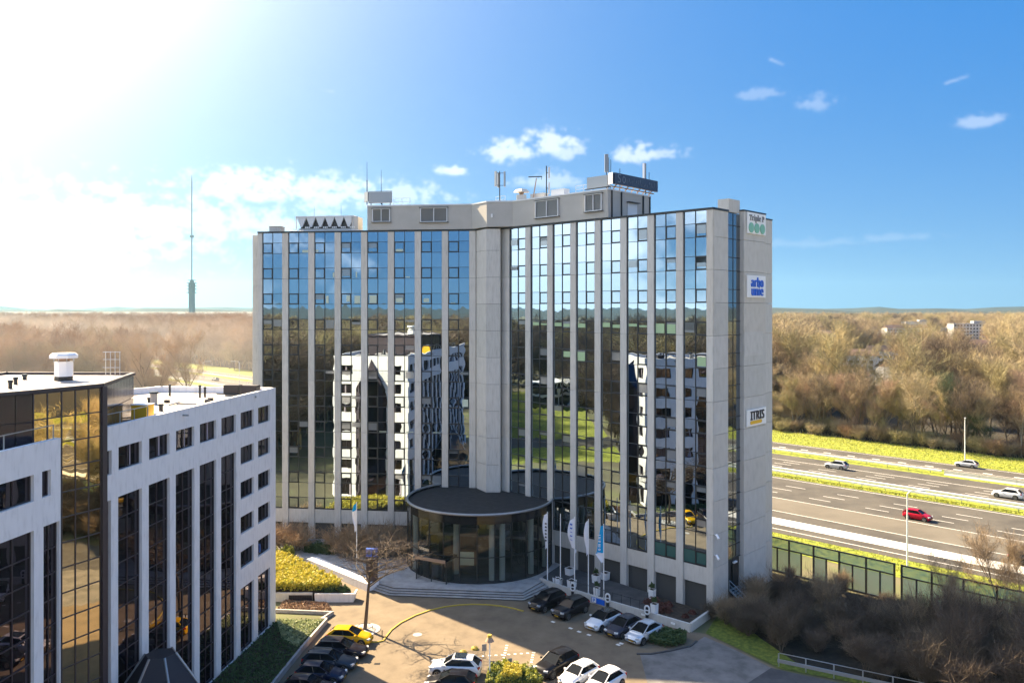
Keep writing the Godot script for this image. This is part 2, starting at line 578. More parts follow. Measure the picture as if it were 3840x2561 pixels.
# ---------- the setting ----------
func make_ground() -> void:
	var st := S()
	var r := 9000.0
	quad(st, Vector3(-r, -0.03, -r), Vector3(r, -0.03, -r), Vector3(r, -0.03, r), Vector3(-r, -0.03, r))
	structure("ground", done(st), M["field"])
	# brick paved yard
	st = S()
	sheet(st, [Vector2(-21.5, -30), Vector2(-20.6, 60), Vector2(-20.2, 67), Vector2(-19.0, 80.0), Vector2(-19.0, 82.3), Vector2(-24.6, 82.9), Vector2(-24.6, 86.2), Vector2(-16.6, 86.2), Vector2(-24.9, 95.5), Vector2(-31, 103), Vector2(-6, 105), Vector2(21, 82.6),
		Vector2(17.6, 78.1), Vector2(18.7, 77.5), Vector2(20.6, 74.3), Vector2(23.3, 69.5), Vector2(26, 60), Vector2(40, 20), Vector2(45, -30)], 0.0)
	structure("pavement", done(st), M["brick paving"])
	# grey asphalt drive at the side
	st = S()
	sheet(st, [Vector2(11.6, 72.9), Vector2(14.4, 73.5), Vector2(16.9, 75.2), Vector2(18.4, 76.9), Vector2(20.4, 74.1), Vector2(23.1, 69.4), Vector2(25.8, 60), Vector2(39.5, 20), Vector2(14, 20), Vector2(11, 60)], 0.005)
	structure("driveway", done(st), M["grey paving"])
	st = S()
	sheet(st, [Vector2(19.6, 67.2), Vector2(22.6, 70.2), Vector2(23.6, 69.6), Vector2(30.5, 65.6), Vector2(60, 48), Vector2(40, 30)], 0.010)
	structure("road", done(st), M["terrace paving"])
	# lawn by the side of the tower
	st = S()
	sheet(st, [Vector2(18.7, 77.7), Vector2(21.2, 82.6), Vector2(30, 93), Vector2(62, 62), Vector2(31, 66.2), Vector2(23.4, 70.0), Vector2(20.7, 74.5)], 0.02)
	structure("lawn", done(st), M["lawn"])
	# yellow kerb that curves round the forecourt
	var arc := [Vector2(-13.37, 75.54), Vector2(-12.6, 75.6), Vector2(-12.13, 75.9), Vector2(-12.0, 77.0), Vector2(-11.75, 78.5), Vector2(-11.1, 80.2), Vector2(-9.9, 82.1), Vector2(-8.6, 83.5), Vector2(-7.1, 84.5), Vector2(-5.6, 85.05), Vector2(-4.2, 85.25), Vector2(-2.7, 85.15), Vector2(-1.2, 84.75), Vector2(0.2, 84.05), Vector2(1.2, 83.3)]
	st = S()
	for i in arc.size() - 1:
		var a: Vector2 = arc[i]
		var b: Vector2 = arc[i + 1]
		var na := (arc[mini(i + 1, arc.size() - 1)] - arc[maxi(i - 1, 0)] as Vector2).normalized().orthogonal() * 0.065
		var nb := (arc[mini(i + 2, arc.size() - 1)] - arc[i] as Vector2).normalized().orthogonal() * 0.065
		var y := 0.1
		quad(st, pt(a - na, y), pt(b - nb, y), pt(b + nb, y), pt(a + na, y))
		quad(st, pt(a - na, y), pt(b - nb, y), pt(b - nb, -0.02), pt(a - na, -0.02))
		quad(st, pt(a + na, y), pt(b + nb, y), pt(b + nb, -0.02), pt(a + na, -0.02))
	var kerb := structure("kerb", done(st), M["yellow paint"])
	kerb.set_meta("label", "yellow painted kerb curving round the forecourt")


func hw(s: float, q: float, y := 0.0) -> Vector3:
	return pt(hd * s + hn * q, y)


func strip(st: SurfaceTool, s0: float, s1: float, q0: float, q1: float, y: float) -> void:
	var n := maxi(1, int((s1 - s0) / 60.0))
	for i in n:
		var a := lerpf(s0, s1, float(i) / n)
		var b := lerpf(s0, s1, float(i + 1) / n)
		quad(st, hw(a, q0, y), hw(a, q1, y), hw(b, q1, y), hw(b, q0, y))


func make_motorway() -> void:
	var s0 := -1400.0
	var s1 := 420.0
	var st := S()
	strip(st, s0, s1, 98.0, 206.0, 0.0)
	var verge := structure("verge", done(st), M["verge grass"])
	verge.set_meta("label", "bright green grass verge along the motorway")
	st = S()
	strip(st, s0, s1, 105.4, 139.9 + 1.0, 0.02)
	var road := structure("road", done(st), M["asphalt"])
	st = S()
	strip(st, s0, s1, 147.5, 163.0, 0.02)
	structure("road", done(st), M["asphalt"])
	st = S()
	strip(st, s0, s1, 170.0, 177.6, 0.02)
	structure("road", done(st), M["asphalt"])
	textured("worn asphalt", 60.0, noise_tex(0.006, [[0.2, 0.095, 0.084, 0.065], [0.5, 0.118, 0.104, 0.08], [0.8, 0.135, 0.12, 0.094]], 35, 8, 512, 0.65), 0.9)
	for q in [[113.2, 116.6, "asphalt"], [117.0, 124.8, "worn asphalt"]]:
		st = S()
		strip(st, s0, s1, q[0], q[1], 0.0245)
		part(road, "lane_surface", done(st), M[q[2]])
	# leaf litter under the wood
	st = S()
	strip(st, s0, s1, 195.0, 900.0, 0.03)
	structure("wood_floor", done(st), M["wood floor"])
	# painted lines, each its own piece of the road
	for q in [107.3, 116.8, 125.0, 139.9, 148.6, 157.6, 170.9, 176.6]:
		st = S()
		strip(st, s0, s1, q - 0.09, q + 0.09, 0.03)
		part(road, "painted_line", done(st), M["road paint"])
	st = S()
	strip(st, s0, s1, 109.6, 112.9, 0.03)
	part(road, "painted_line", done(st), M["road paint"])
	var dash := boxm(3.6, 0.006, 0.15)
	var turn := Basis(Vector3.UP, atan2(hd.y, hd.x))
	for q in [128.6, 131.6, 134.6, 150.9, 153.2, 155.4]:
		for k in 16:
			var s: float = -96.0 + k * 9.2 + (q - 128.0) * 0.35
			part(road, "lane_dash", dash, M["road paint"], Transform3D(turn, hw(s, q, 0.031)))
	for k in 18:
		part(road, "lane_dash", boxm(1.6, 0.006, 0.45), M["road paint"], Transform3D(turn, hw(-98.0 + k * 5.2, 172.0, 0.027)))
	# guard rails of the central reservation and the far carriageway
	for r in [[143.0, "lower"], [145.6, "upper"], [165.2, "far"]]:
		var g := thing("guard_rail", {143.0: "steel guard rail beside the lanes where the red car drives", 145.6: "second steel guard rail in the grass of the central reservation", 165.2: "steel guard rail beside the slip road under the wood"}[r[0]], "guard rail", hw(-40, r[0]), 0.0, "guard rails of the motorway")
		st = S()
		var sa := -700.0
		var sb := 250.0 if r[0] < 160 else -52.0
		var n := 24
		for i in n:
			var a := lerpf(sa, sb, float(i) / n)
			var b := lerpf(sa, sb, float(i + 1) / n)
			bar(st, hw(a, r[0], 0.66), hw(b, r[0], 0.66), 0.42, 0.3)
		put(g, "beam", done(st), M["white paint"])
		st = S()
		for i in 60:
			var s := -130.0 + i * 4.0
			if s < sb:
				box(st, hw(s, r[0] + 0.1, 0.3), Vector3(0.1, 0.7, 0.1))
		var posts := put(g, "posts", done(st), M["galvanised"])
		posts.set_meta("kind", "stuff")
	var jersey := thing("concrete_barrier", "low concrete barrier taking over from the guard rail by the slip road", "barrier", hw(-30, 165.2))
	for k in 24:
		st = S()
		var a := hw(-51.5 + k * 6.0, 165.2)
		var b := hw(-51.5 + k * 6.0 + 5.95, 165.2)
		var nn := pt(hn).normalized()
		for side in [[0.30, 0.0, 0.24, 0.12], [0.24, 0.12, 0.12, 0.32], [0.12, 0.32, 0.09, 0.85]]:
			for sg in [-1.0, 1.0]:
				quad(st, a + nn * side[0] * sg + Vector3.UP * side[1], b + nn * side[0] * sg + Vector3.UP * side[1], b + nn * side[2] * sg + Vector3.UP * side[3], a + nn * side[2] * sg + Vector3.UP * side[3])
		quad(st, a + nn * 0.09 + Vector3.UP * 0.85, b + nn * 0.09 + Vector3.UP * 0.85, b - nn * 0.09 + Vector3.UP * 0.85, a - nn * 0.09 + Vector3.UP * 0.85)
		put(jersey, "barrier_segment", done(st), M["concrete"])
	# low clipped shrubs in the central reservation
	st = S()
	for i in 2600:
		var s := rng.randf_range(-110, 60)
		var q := rng.randf_range(141.2, 142.4)
		var p := hw(s, q)
		var d := Vector3(rng.randf_range(-1, 1), 0, rng.randf_range(-1, 1)).normalized() * 0.12
		tri(st, p - d, p + d, p + Vector3(rng.randf_range(-0.15, 0.15), rng.randf_range(0.15, 0.45), 0))
	var shr := structure("grass", done(st), M["leaf lime"])
	shr.set_meta("kind", "stuff")
	shr.set_meta("label", "tufts of rough grass in the motorway's central strip")
	shr.set_meta("category", "grass")


# ---------- the office tower ----------
const SILL := 38.74
const STOREY := 3.4
const BAY := 3.625
const GLASS_W := 2.80

var tower: Node3D


# panels were cast in batches of slightly different tone
func cast() -> Material:
	return M[["concrete", "concrete", "concrete warm", "concrete dull", "concrete clean"][rng.randi() % 5]]


func wing(frame: Transform3D, u0: float, left_opens: bool, first: bool) -> void:
	var inv := tower.global_transform.affine_inverse() * frame
	var pw := 1.37
	# glazing bars of one bay, shared by all bays
	var key := "bars" + str(left_opens)
	if not cache.has(key):
		var st := S()
		var y_top := 41.5
		box(st, Vector3(GLASS_W * 0.5, (y_top + 4.66) * 0.5, 0), Vector3(0.055, y_top - 4.66, 0.07))
		for k in 11:
			for y in [SILL - k * STOREY, SILL - k * STOREY + 1.43]:
				box(st, Vector3(GLASS_W * 0.5, y, 0.002), Vector3(GLASS_W - 0.01, 0.05, 0.06))
		for x in [0.02, GLASS_W - 0.02]:
			box(st, Vector3(x, (y_top + 4.66) * 0.5, -0.01), Vector3(0.05, y_top - 4.66, 0.08))
		box(st, Vector3(GLASS_W * 0.5, 4.72, -0.01), Vector3(GLASS_W, 0.12, 0.1))
		cache[key] = done(st)
	var rest := S()
	var many := 0
	for b in 8:
		var u := u0 + b * BAY
		part(tower, "glazing_bars", cache[key], M["dark frame"], inv * at3(u, 0, -0.02))
		for side in 2:
			var cx := u + GLASS_W * (0.25 + 0.5 * side)
			for k in 12:
				# spandrel above window row k
				var y0 := SILL - k * STOREY + 1.43
				var y1 := 41.5 if k == 0 else SILL - (k - 1) * STOREY
				if k < 11:
					var kind := rng.randi() % 9
					if not first and k > 5:
						var hw2 := pw * 0.5
						var z := rng.randf_range(-0.002, 0.002)
						quad(rest, frame * Vector3(cx - hw2, y1, -0.06 + z), frame * Vector3(cx + hw2, y1, -0.06 - z), frame * Vector3(cx + hw2, y0, -0.06), frame * Vector3(cx - hw2, y0, -0.06))
					else:
						part(tower, "spandrel_pane", panem(pw, y1 - y0, kind), M["spandrel glass"], inv * at3(cx, (y0 + y1) * 0.5, -0.06))
					many += 1
					# window row
					var yc := SILL - k * STOREY + 0.715
					var opens := (side == 0) == left_opens
					if opens:
						var fr := part(tower, "opening_window", frame_mesh(pw, 1.38, 0.11, 0.09), M["dark frame"], inv * at3(cx, yc, 0.0))
						part(fr, "pane", panem(1.16, 1.17, rng.randi() % 9), M["tower glass"], at3(0, 0, -0.03))
					else:
						part(tower, "window_pane", panem(pw, 1.38, rng.randi() % 9), M["tower glass"], inv * at3(cx, yc, -0.06))
		# concrete band over the ground floor, ground floor window
		part(tower, "band_panel", boxm(GLASS_W - 0.02, 1.8, 0.3), cast(), inv * at3(u + GLASS_W * 0.5, 3.75, -0.14))
		var gw := part(tower, "ground_floor_window", frame_mesh(GLASS_W, 2.25, 0.07, 0.1, 1), M["dark frame"], inv * at3(u + GLASS_W * 0.5, 1.72, -0.55))
		for side in 2:
			part(gw, "pane", panem(GLASS_W * 0.5 - 0.1, 2.1, rng.randi() % 9), M["ground glass"], at3(GLASS_W * (side - 0.5) * 0.5, 0, -0.03))
	if not first:
		rest.generate_normals()
		var o := put(tower, "spandrel_glazing", rest.commit(), M["spandrel glass"])
		o.set_meta("kind", "stuff")
	# panels painting the glow of lit ceilings onto some panes: bay, side, row, left, right, bottom, top as shares of the pane
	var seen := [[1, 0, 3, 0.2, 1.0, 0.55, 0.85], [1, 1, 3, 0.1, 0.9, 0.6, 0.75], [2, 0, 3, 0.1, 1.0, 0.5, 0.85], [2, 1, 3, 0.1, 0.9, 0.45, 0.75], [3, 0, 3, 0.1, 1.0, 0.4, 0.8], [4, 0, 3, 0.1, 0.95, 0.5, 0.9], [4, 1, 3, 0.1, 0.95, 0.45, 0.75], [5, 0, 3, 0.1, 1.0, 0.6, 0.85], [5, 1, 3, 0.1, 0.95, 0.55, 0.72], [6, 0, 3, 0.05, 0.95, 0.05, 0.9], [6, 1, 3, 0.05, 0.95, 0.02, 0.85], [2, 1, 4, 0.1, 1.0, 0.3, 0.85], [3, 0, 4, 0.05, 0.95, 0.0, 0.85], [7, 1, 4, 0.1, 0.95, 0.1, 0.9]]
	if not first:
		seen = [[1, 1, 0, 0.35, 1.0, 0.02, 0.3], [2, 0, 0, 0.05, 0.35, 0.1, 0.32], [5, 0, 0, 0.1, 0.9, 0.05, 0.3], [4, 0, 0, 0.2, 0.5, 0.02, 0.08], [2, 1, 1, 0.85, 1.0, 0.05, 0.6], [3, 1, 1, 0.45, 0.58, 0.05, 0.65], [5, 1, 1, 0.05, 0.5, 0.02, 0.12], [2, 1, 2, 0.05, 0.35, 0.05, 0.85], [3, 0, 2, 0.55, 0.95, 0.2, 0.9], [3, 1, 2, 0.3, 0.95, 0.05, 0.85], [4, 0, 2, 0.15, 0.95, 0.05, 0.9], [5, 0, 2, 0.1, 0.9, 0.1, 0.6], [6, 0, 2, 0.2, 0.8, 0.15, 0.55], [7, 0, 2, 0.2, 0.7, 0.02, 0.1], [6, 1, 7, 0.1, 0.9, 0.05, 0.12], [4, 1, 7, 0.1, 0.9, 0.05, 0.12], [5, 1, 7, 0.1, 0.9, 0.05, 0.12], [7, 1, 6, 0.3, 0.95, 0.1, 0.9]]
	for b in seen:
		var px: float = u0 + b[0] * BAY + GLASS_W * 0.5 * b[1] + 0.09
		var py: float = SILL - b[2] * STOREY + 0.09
		part(tower, "painted_ceiling_light", boxm((b[4] - b[3]) * 1.2, (b[6] - b[5]) * 1.22, 0.006), M["ceiling glow green"] if first else M["ceiling glow pale"], inv * at3(px + (b[3] + b[4]) * 0.6, py + (b[5] + b[6]) * 0.61, -0.022))
	for k in 34:
		var bb := rng.randi() % 8
		var sd := rng.randi() % 2
		var hgt := rng.randf_range(0.25, 1.15)
		part(tower, "roller_blind", boxm(1.16, hgt, 0.005), M["blind dim"], inv * at3(u0 + bb * BAY + GLASS_W * (0.25 + 0.5 * sd), SILL - (rng.randi() % 10) * STOREY + 1.33 - hgt * 0.5, -0.024))
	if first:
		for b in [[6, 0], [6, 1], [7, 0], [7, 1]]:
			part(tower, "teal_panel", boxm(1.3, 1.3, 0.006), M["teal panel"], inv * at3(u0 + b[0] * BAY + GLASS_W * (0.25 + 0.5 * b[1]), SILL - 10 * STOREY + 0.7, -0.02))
	# columns between the bays, cast in lengths of two storeys with open joints
	var cuts := [0.0]
	for k in [9, 7, 5, 3, 1]:
		cuts.append(SILL - k * STOREY)
	cuts.append(41.5)
	for c in 9:
		var x0 := u0 + c * BAY - (BAY - GLASS_W)
		var x1 := x0 + BAY - GLASS_W
		if c == 0:
			x0 = -34.37 if not first else -1.62
		if c == 8:
			x1 = -4.75 if not first else 28.55
		for i in cuts.size() - 1:
			var h: float = cuts[i + 1] - cuts[i] - 0.035
			part(tower, "concrete_panel", boxm(x1 - x0, h, 0.6), cast(), inv * at3((x0 + x1) * 0.5, cuts[i] + h * 0.5 + 0.0175, -0.13))


func make_office_tower() -> void:
	tower = thing("office_tower", "tall grey concrete office tower with two mirrored glass wings meeting at a pillar", "building", pt(Vector2(-3, 104)))
	var fl := wall_frame(Vector2(0, 104.3), ANGLE_L)
	var fr := wall_frame(Vector2(0, 102.12), ANGLE_R)
	wing(fr, -0.36, false, true)
	wing(fl, -33.77, true, false)
	# the dark bodies behind the glazing
	var ol := Vector2(0, 104.3)
	var orr := Vector2(0, 102.12)
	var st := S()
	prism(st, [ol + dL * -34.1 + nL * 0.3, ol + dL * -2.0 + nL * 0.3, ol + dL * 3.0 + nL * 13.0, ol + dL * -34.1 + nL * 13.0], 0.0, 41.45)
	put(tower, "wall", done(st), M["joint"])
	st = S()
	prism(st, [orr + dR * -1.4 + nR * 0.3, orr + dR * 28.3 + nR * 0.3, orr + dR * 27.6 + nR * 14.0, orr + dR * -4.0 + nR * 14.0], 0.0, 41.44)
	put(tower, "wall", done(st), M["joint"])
	# ground floor plinth behind the recessed windows stays dark; coping along the roof edge
	st = S()
	bar(st, pt(ol + dL * -34.4 + nL * 0.02, 41.6), pt(ol + dL * -4.5 + nL * 0.02, 41.6), 0.55, 0.19)
	put(tower, "coping", done(st), M["dark metal"])
	st = S()
	bar(st, pt(orr + dR * -1.7 + nR * 0.02, 41.6), pt(orr + dR * 28.62 + nR * 0.02, 41.6), 0.55, 0.19)
	put(tower, "coping", done(st), M["dark metal"])
	# pillar where the wings meet, one ring of panels a storey
	for k in 11:
		var y0 := 3.0 if k == 10 else SILL - (k + 1) * STOREY + STOREY
		y0 = SILL - k * STOREY - 0.0
		var y1 := 41.5 if k == 0 else SILL - (k - 1) * STOREY
		if k == 10:
			y0 = 3.0
		st = S()
		prism(st, [Vector2(-4.72, 104.95), Vector2(-4.50, 104.40), Vector2(-3.28, 102.15), Vector2(-1.52, 102.15), Vector2(-1.36, 103.1), Vector2(-1.5, 105.5)], y0 + 0.02, y1 - 0.02)
		put(tower, "pillar_panel", done(st), cast())
	st = S()
	prism(st, [Vector2(-4.6, 105.0), Vector2(-4.38, 104.5), Vector2(-3.2, 102.22), Vector2(-1.6, 102.22), Vector2(-1.46, 103.2), Vector2(-1.6, 105.4)], 2.0, 41.4)
	put(tower, "pillar_core", done(st), M["joint"])
	# stair tower at the far end of the wing
	var e := ol + dL * -34.37
	for k in 12:
		st = S()
		prism(st, [e - dL * 1.55 + nL * 1.6, e + dL * 0.3 + nL * 1.6, e + dL * 0.3 + nL * 8.0, e - dL * 1.55 + nL * 8.0], k * 3.45 + 0.015, (k + 1) * 3.45 - 0.015)
		put(tower, "stair_tower_panel", done(st), M["concrete"])
	st = S()
	prism(st, [e - dL * 0.5 + nL * 0.8, e + dL * 0.1 + nL * 0.8, e + dL * 0.1 + nL * 2.5, e - dL * 0.5 + nL * 2.5], 0, 41.5)
	put(tower, "corner_fin", done(st), M["concrete"])
	# the penthouse that bends along both wings
	var a := ol + dL * -19.2
	var d := orr + dR * 15.33
	var poly := [a - nL * 0.3, ol + dL * -5.2 - nL * 0.3, Vector2(-4.35, 103.6), Vector2(-3.2, 101.95), Vector2(-1.4, 101.75), orr + dR * 0.4 - nR * 0.3, d - nR * 0.3, d + nR * 8.2, Vector2(3.0, 109.0), Vector2(-3.0, 112.0), a + nL * 8.0]
	st = S()
	prism(st, poly, 41.72, 44.82)
	var ph := put(tower, "penthouse", done(st), M["penthouse render"])
	st = S()
	var grow := Geometry2D.offset_polygon(PackedVector2Array(poly), 0.08)
	prism(st, Array(grow[0]), 44.82, 44.98)
	put(ph, "roof_edge", done(st), M["pale metal"])
	# louvred openings
	for l in [[fl, -18.37, -16.19, 42.85, 44.42], [fl, -11.92, -8.54, 42.75, 44.44], [fr, 4.48, 7.98, 42.51, 44.41], [fr, 12.22, 14.46, 42.63, 44.43]]:
		var w: float = l[2] - l[1]
		var h: float = l[4] - l[3]
		var x: Transform3D = l[0] * at3((l[1] + l[2]) * 0.5, (l[3] + l[4]) * 0.5, 0.36)
		var fm := put(ph, "louvre", frame_mesh(w + 0.2, h + 0.2, 0.1, 0.16, 1), M["pale metal"], x * at3(0, 0, 0.07))
		st = S()
		for i in 15:
			box(st, Vector3(0, -h * 0.5 + h * (i + 0.5) / 15.0, 0.03), Vector3(w, 0.03, 0.11), Basis(Vector3.RIGHT, 0.7))
		quad(st, Vector3(-w * 0.5, h * 0.5, 0.012), Vector3(w * 0.5, h * 0.5, 0.012), Vector3(w * 0.5, -h * 0.5, 0.012), Vector3(-w * 0.5, -h * 0.5, 0.012))
		put(ph, "louvre_blades", done(st), M["grey metal"], x)
		st = S()
		box(st, Vector3(0, h * 0.5 + 0.12, 0.1), Vector3(w + 0.5, 0.05, 0.3))
		box(st, Vector3(0, -h * 0.5 - 0.12, 0.1), Vector3(w + 0.5, 0.05, 0.3))
		put(ph, "louvre_sill", done(st), M["dark metal"], x)
	# pipes and door on the penthouse's end
	var ef := Transform3D(Basis(pt(nR), Vector3.UP, pt(dR)), pt(d))
	st = S()
	for p in [[0.35, 0.10], [2.2, 0.12], [6.6, 0.16], [8.0, 0.10]]:
		box(st, Vector3(p[0], 43.3, 0.1), Vector3(p[1], 3.1, 0.14))
	put(ph, "pipe", done(st), M["dark metal"], ef)
	put(ph, "door", boxm(1.9, 2.0, 0.06), M["pale metal"], ef * at3(4.4, 42.7, 0.04))
	put(ph, "door_canopy", boxm(2.2, 0.08, 0.5), M["dark metal"], ef * at3(4.4, 43.78, 0.25))
	put(ph, "wall_lamp", boxm(0.22, 0.45, 0.14), M["white plastic"], Transform3D(Basis(Vector3.UP, -0.1), pt(Vector2(-2.55, 101.80), 43.1)))


func make_tower_end() -> void:
	# the end wall of the nearer wing: fin, recessed strip of glass, slab with the signs, rear step
	var o := Vector2(0, 102.12) + dR * 28.59
	var f := Transform3D(Basis(pt(nR), Vector3.UP, pt(dR)), pt(o))
	var inv := tower.global_transform.affine_inverse() * f
	for k in 12:
		var y0 := 0.0 if k == 11 else SILL - k * STOREY
		var y1 := 41.5 if k == 0 else SILL - (k - 1) * STOREY
		var h := y1 - y0 - 0.035
		var yc := (y0 + y1) * 0.5
		part(tower, "end_panel", boxm(2.92, h, 0.5), cast(), inv * at3(1.46, yc, -0.25))
		var hs := h + (0.36 if k == 0 else 0.0)
		part(tower, "end_panel", boxm(5.07, hs, 0.6), cast(), inv * at3(8.6, yc + (0.18 if k == 0 else 0.0), -0.15))
		part(tower, "end_panel", boxm(2.95, h, 0.5), cast(), inv * at3(12.62, yc, -0.75))
		if k < 11:
			for r in [[y0 + 1.43, y1], [y0, y0 + 1.43]]:
				for side in 2:
					part(tower, "stair_pane", panem(1.5, r[1] - r[0] - 0.05, rng.randi() % 9), M["end glass"], inv * at3(3.73 + side * 1.54, (r[0] + r[1]) * 0.5, -0.3))
	var st := S()
	box(st, Vector3(4.5, 21.0, -0.3), Vector3(0.07, 41.0, 0.08))
	for k in 11:
		for y in [SILL - k * STOREY, SILL - k * STOREY + 1.43]:
			box(st, Vector3(4.5, y, -0.3), Vector3(3.1, 0.08, 0.07))
	part(tower, "glazing_bars", done(st), M["dark frame"], inv)
	st = S()
	box(st, Vector3(4.5, 20.7, -0.55), Vector3(3.2, 41.4, 0.2))
	box(st, Vector3(8.6, 20.7, -0.55), Vector3(5.0, 41.3, 0.3))
	box(st, Vector3(12.6, 20.7, -1.1), Vector3(2.9, 41.3, 0.3))
	part(tower, "wall", done(st), M["joint"], inv)
	part(tower, "coping", boxm(3.0, 0.19, 0.6), M["dark metal"], inv * at3(1.46, 41.6, -0.22))
	part(tower, "coping", boxm(5.2, 0.14, 0.7), M["dark metal"], inv * at3(8.6, 41.93, -0.15))
	part(tower, "coping", boxm(3.0, 0.14, 0.6), M["dark metal"], inv * at3(12.62, 41.57, -0.75))
	part(tower, "chimney_box", boxm(2.4, 1.4, 1.3), M["concrete"], inv * at3(4.9, 42.3, -1.0))
	# escape door and steel stair at the foot of the glass strip
	part(tower, "door", boxm(1.3, 2.3, 0.08), M["dark frame"], inv * at3(4.9, 3.0, -0.24))
	part(tower, "door_lamp", boxm(0.7, 0.16, 0.2), M["white plastic"], inv * at3(4.6, 4.35, -0.12))
	var stair := thing("escape_stair", "dark steel stair with railings down from the side door of the tower", "stair", f * Vector3(4.2, 0, 1.5))
	for k in 10:
		put(stair, "tread", boxm(1.9, 0.05, 0.26), M["grey metal"], f * at3(4.2 - 0.02 * k, 1.75 - k * 0.18, 0.1 + k * 0.27))
	st = S()
	for x in [3.2, 5.2]:
		bar(st, f * Vector3(x, 1.75, 0.0), f * Vector3(x - 0.2, 0.05, 2.8), 0.06, 0.2)
		bar(st, f * Vector3(x, 2.75, 0.0), f * Vector3(x - 0.2, 1.05, 2.8), 0.05, 0.05)
		bar(st, f * Vector3(x, 2.3, 0.0), f * Vector3(x - 0.2, 0.6, 2.8), 0.03, 0.03)
		for k in 5:
			bar(st, f * Vector3(x - 0.05 * k, 1.75 - k * 0.42, 0.7 * k), f * Vector3(x - 0.05 * k, 2.75 - k * 0.42, 0.7 * k), 0.04, 0.04)
	put(stair, "railing", done(st), M["galvanised"])
	# two cameras on the corner
	for c in [[2.1, "white security camera on the tower corner, upper of two"], [0.0, "white security camera on the tower corner, lower of two"]]:
		var g := thing("security_camera", c[1], "camera", f * Vector3(0.0, 6.1 + c[0], 0.1), 0.0, "security cameras on the tower corner")
		st = S()
		tube(st, Vector3(0, 0, -0.2), Vector3(0.1, 0.02, 0.25), 0.06, 0.06, 8, true)
		part(g, "bracket", done(st), M["white plastic"])
		st = S()
		tube(st, Vector3(0.1, 0.1, 0.2), Vector3(0.25, -0.25, 0.6), 0.12, 0.13, 10, true)
		part(g, "housing", done(st), M["white plastic"])
	# the three company signs on the slab
	sign_board(f, "sign_board", "white sign board with grey Triple P lettering above three green discs", 8.75, 40.65, 4.3, 2.3, 0)
	sign_board(f, "sign_board", "white sign board with stacked blue arbo unie lettering", 8.72, 33.76, 4.3, 2.42, 1)
	sign_board(f, "sign_board", "white sign board with black ITRIS lettering over a yellow bar", 8.75, 19.45, 4.5, 1.8, 2)
	# grey patch left by a sign that was taken down
	part(tower, "blank_panel", boxm(4.2, 2.6, 0.03), M["concrete"], inv * at3(8.3, 27.5, 0.165))


func sign_board(f: Transform3D, called: String, label: String, s: float, y: float, w: float, h: float, kind: int) -> void:
	var o := thing(called, label, "sign", f * Vector3(s, y, 0.2), 0.0, "signs on the end wall of the tower")
	var x := f * at3(s, y, 0.24)
	put(o, "board", boxm(w, h, 0.08), M["white paint"], x)
	if kind == 0:
		put(o, "lettering", text_mesh("Triple P", 0.86, 0.08, "Droid Serif", 700), M["sign grey"], x * at3(0, 0.58, 0.07))
		for i in 3:
			var st := S()
			tube(st, Vector3(0, 0, 0.03), Vector3(0, 0, 0.12), 0.56, 0.54, 28, true)
			put(o, "disc", done(st), M["sign green"], x * at3((i - 1) * 1.3, -0.5, 0.0))
	elif kind == 1:
		put(o, "lettering", text_mesh("arbo", 1.35, 0.12, "Droid Sans", 800), M["sign blue"], x * at3(0.1, 0.42, 0.08))
		put(o, "lettering", text_mesh("unie", 1.35, 0.12, "Droid Sans", 800), M["sign blue"], x * at3(0.1, -0.52, 0.08))
	else:
		put(o, "lettering", text_mesh("ITRIS", 1.32, 0.08, "Droid Sans", 800), M["ink"], x * at3(0.15, 0.2, 0.07))
		var st := S()
		box(st, Vector3(0, 0, 0), Vector3(2.3, 0.36, 0.06))
		for sg in [-1.15, 1.15]:
			tube(st, Vector3(sg, 0, -0.03), Vector3(sg, 0, 0.029), 0.18, 0.18, 16, true)
		put(o, "bar", done(st), M["amber"], x * at3(-0.2, -0.52, 0.08))


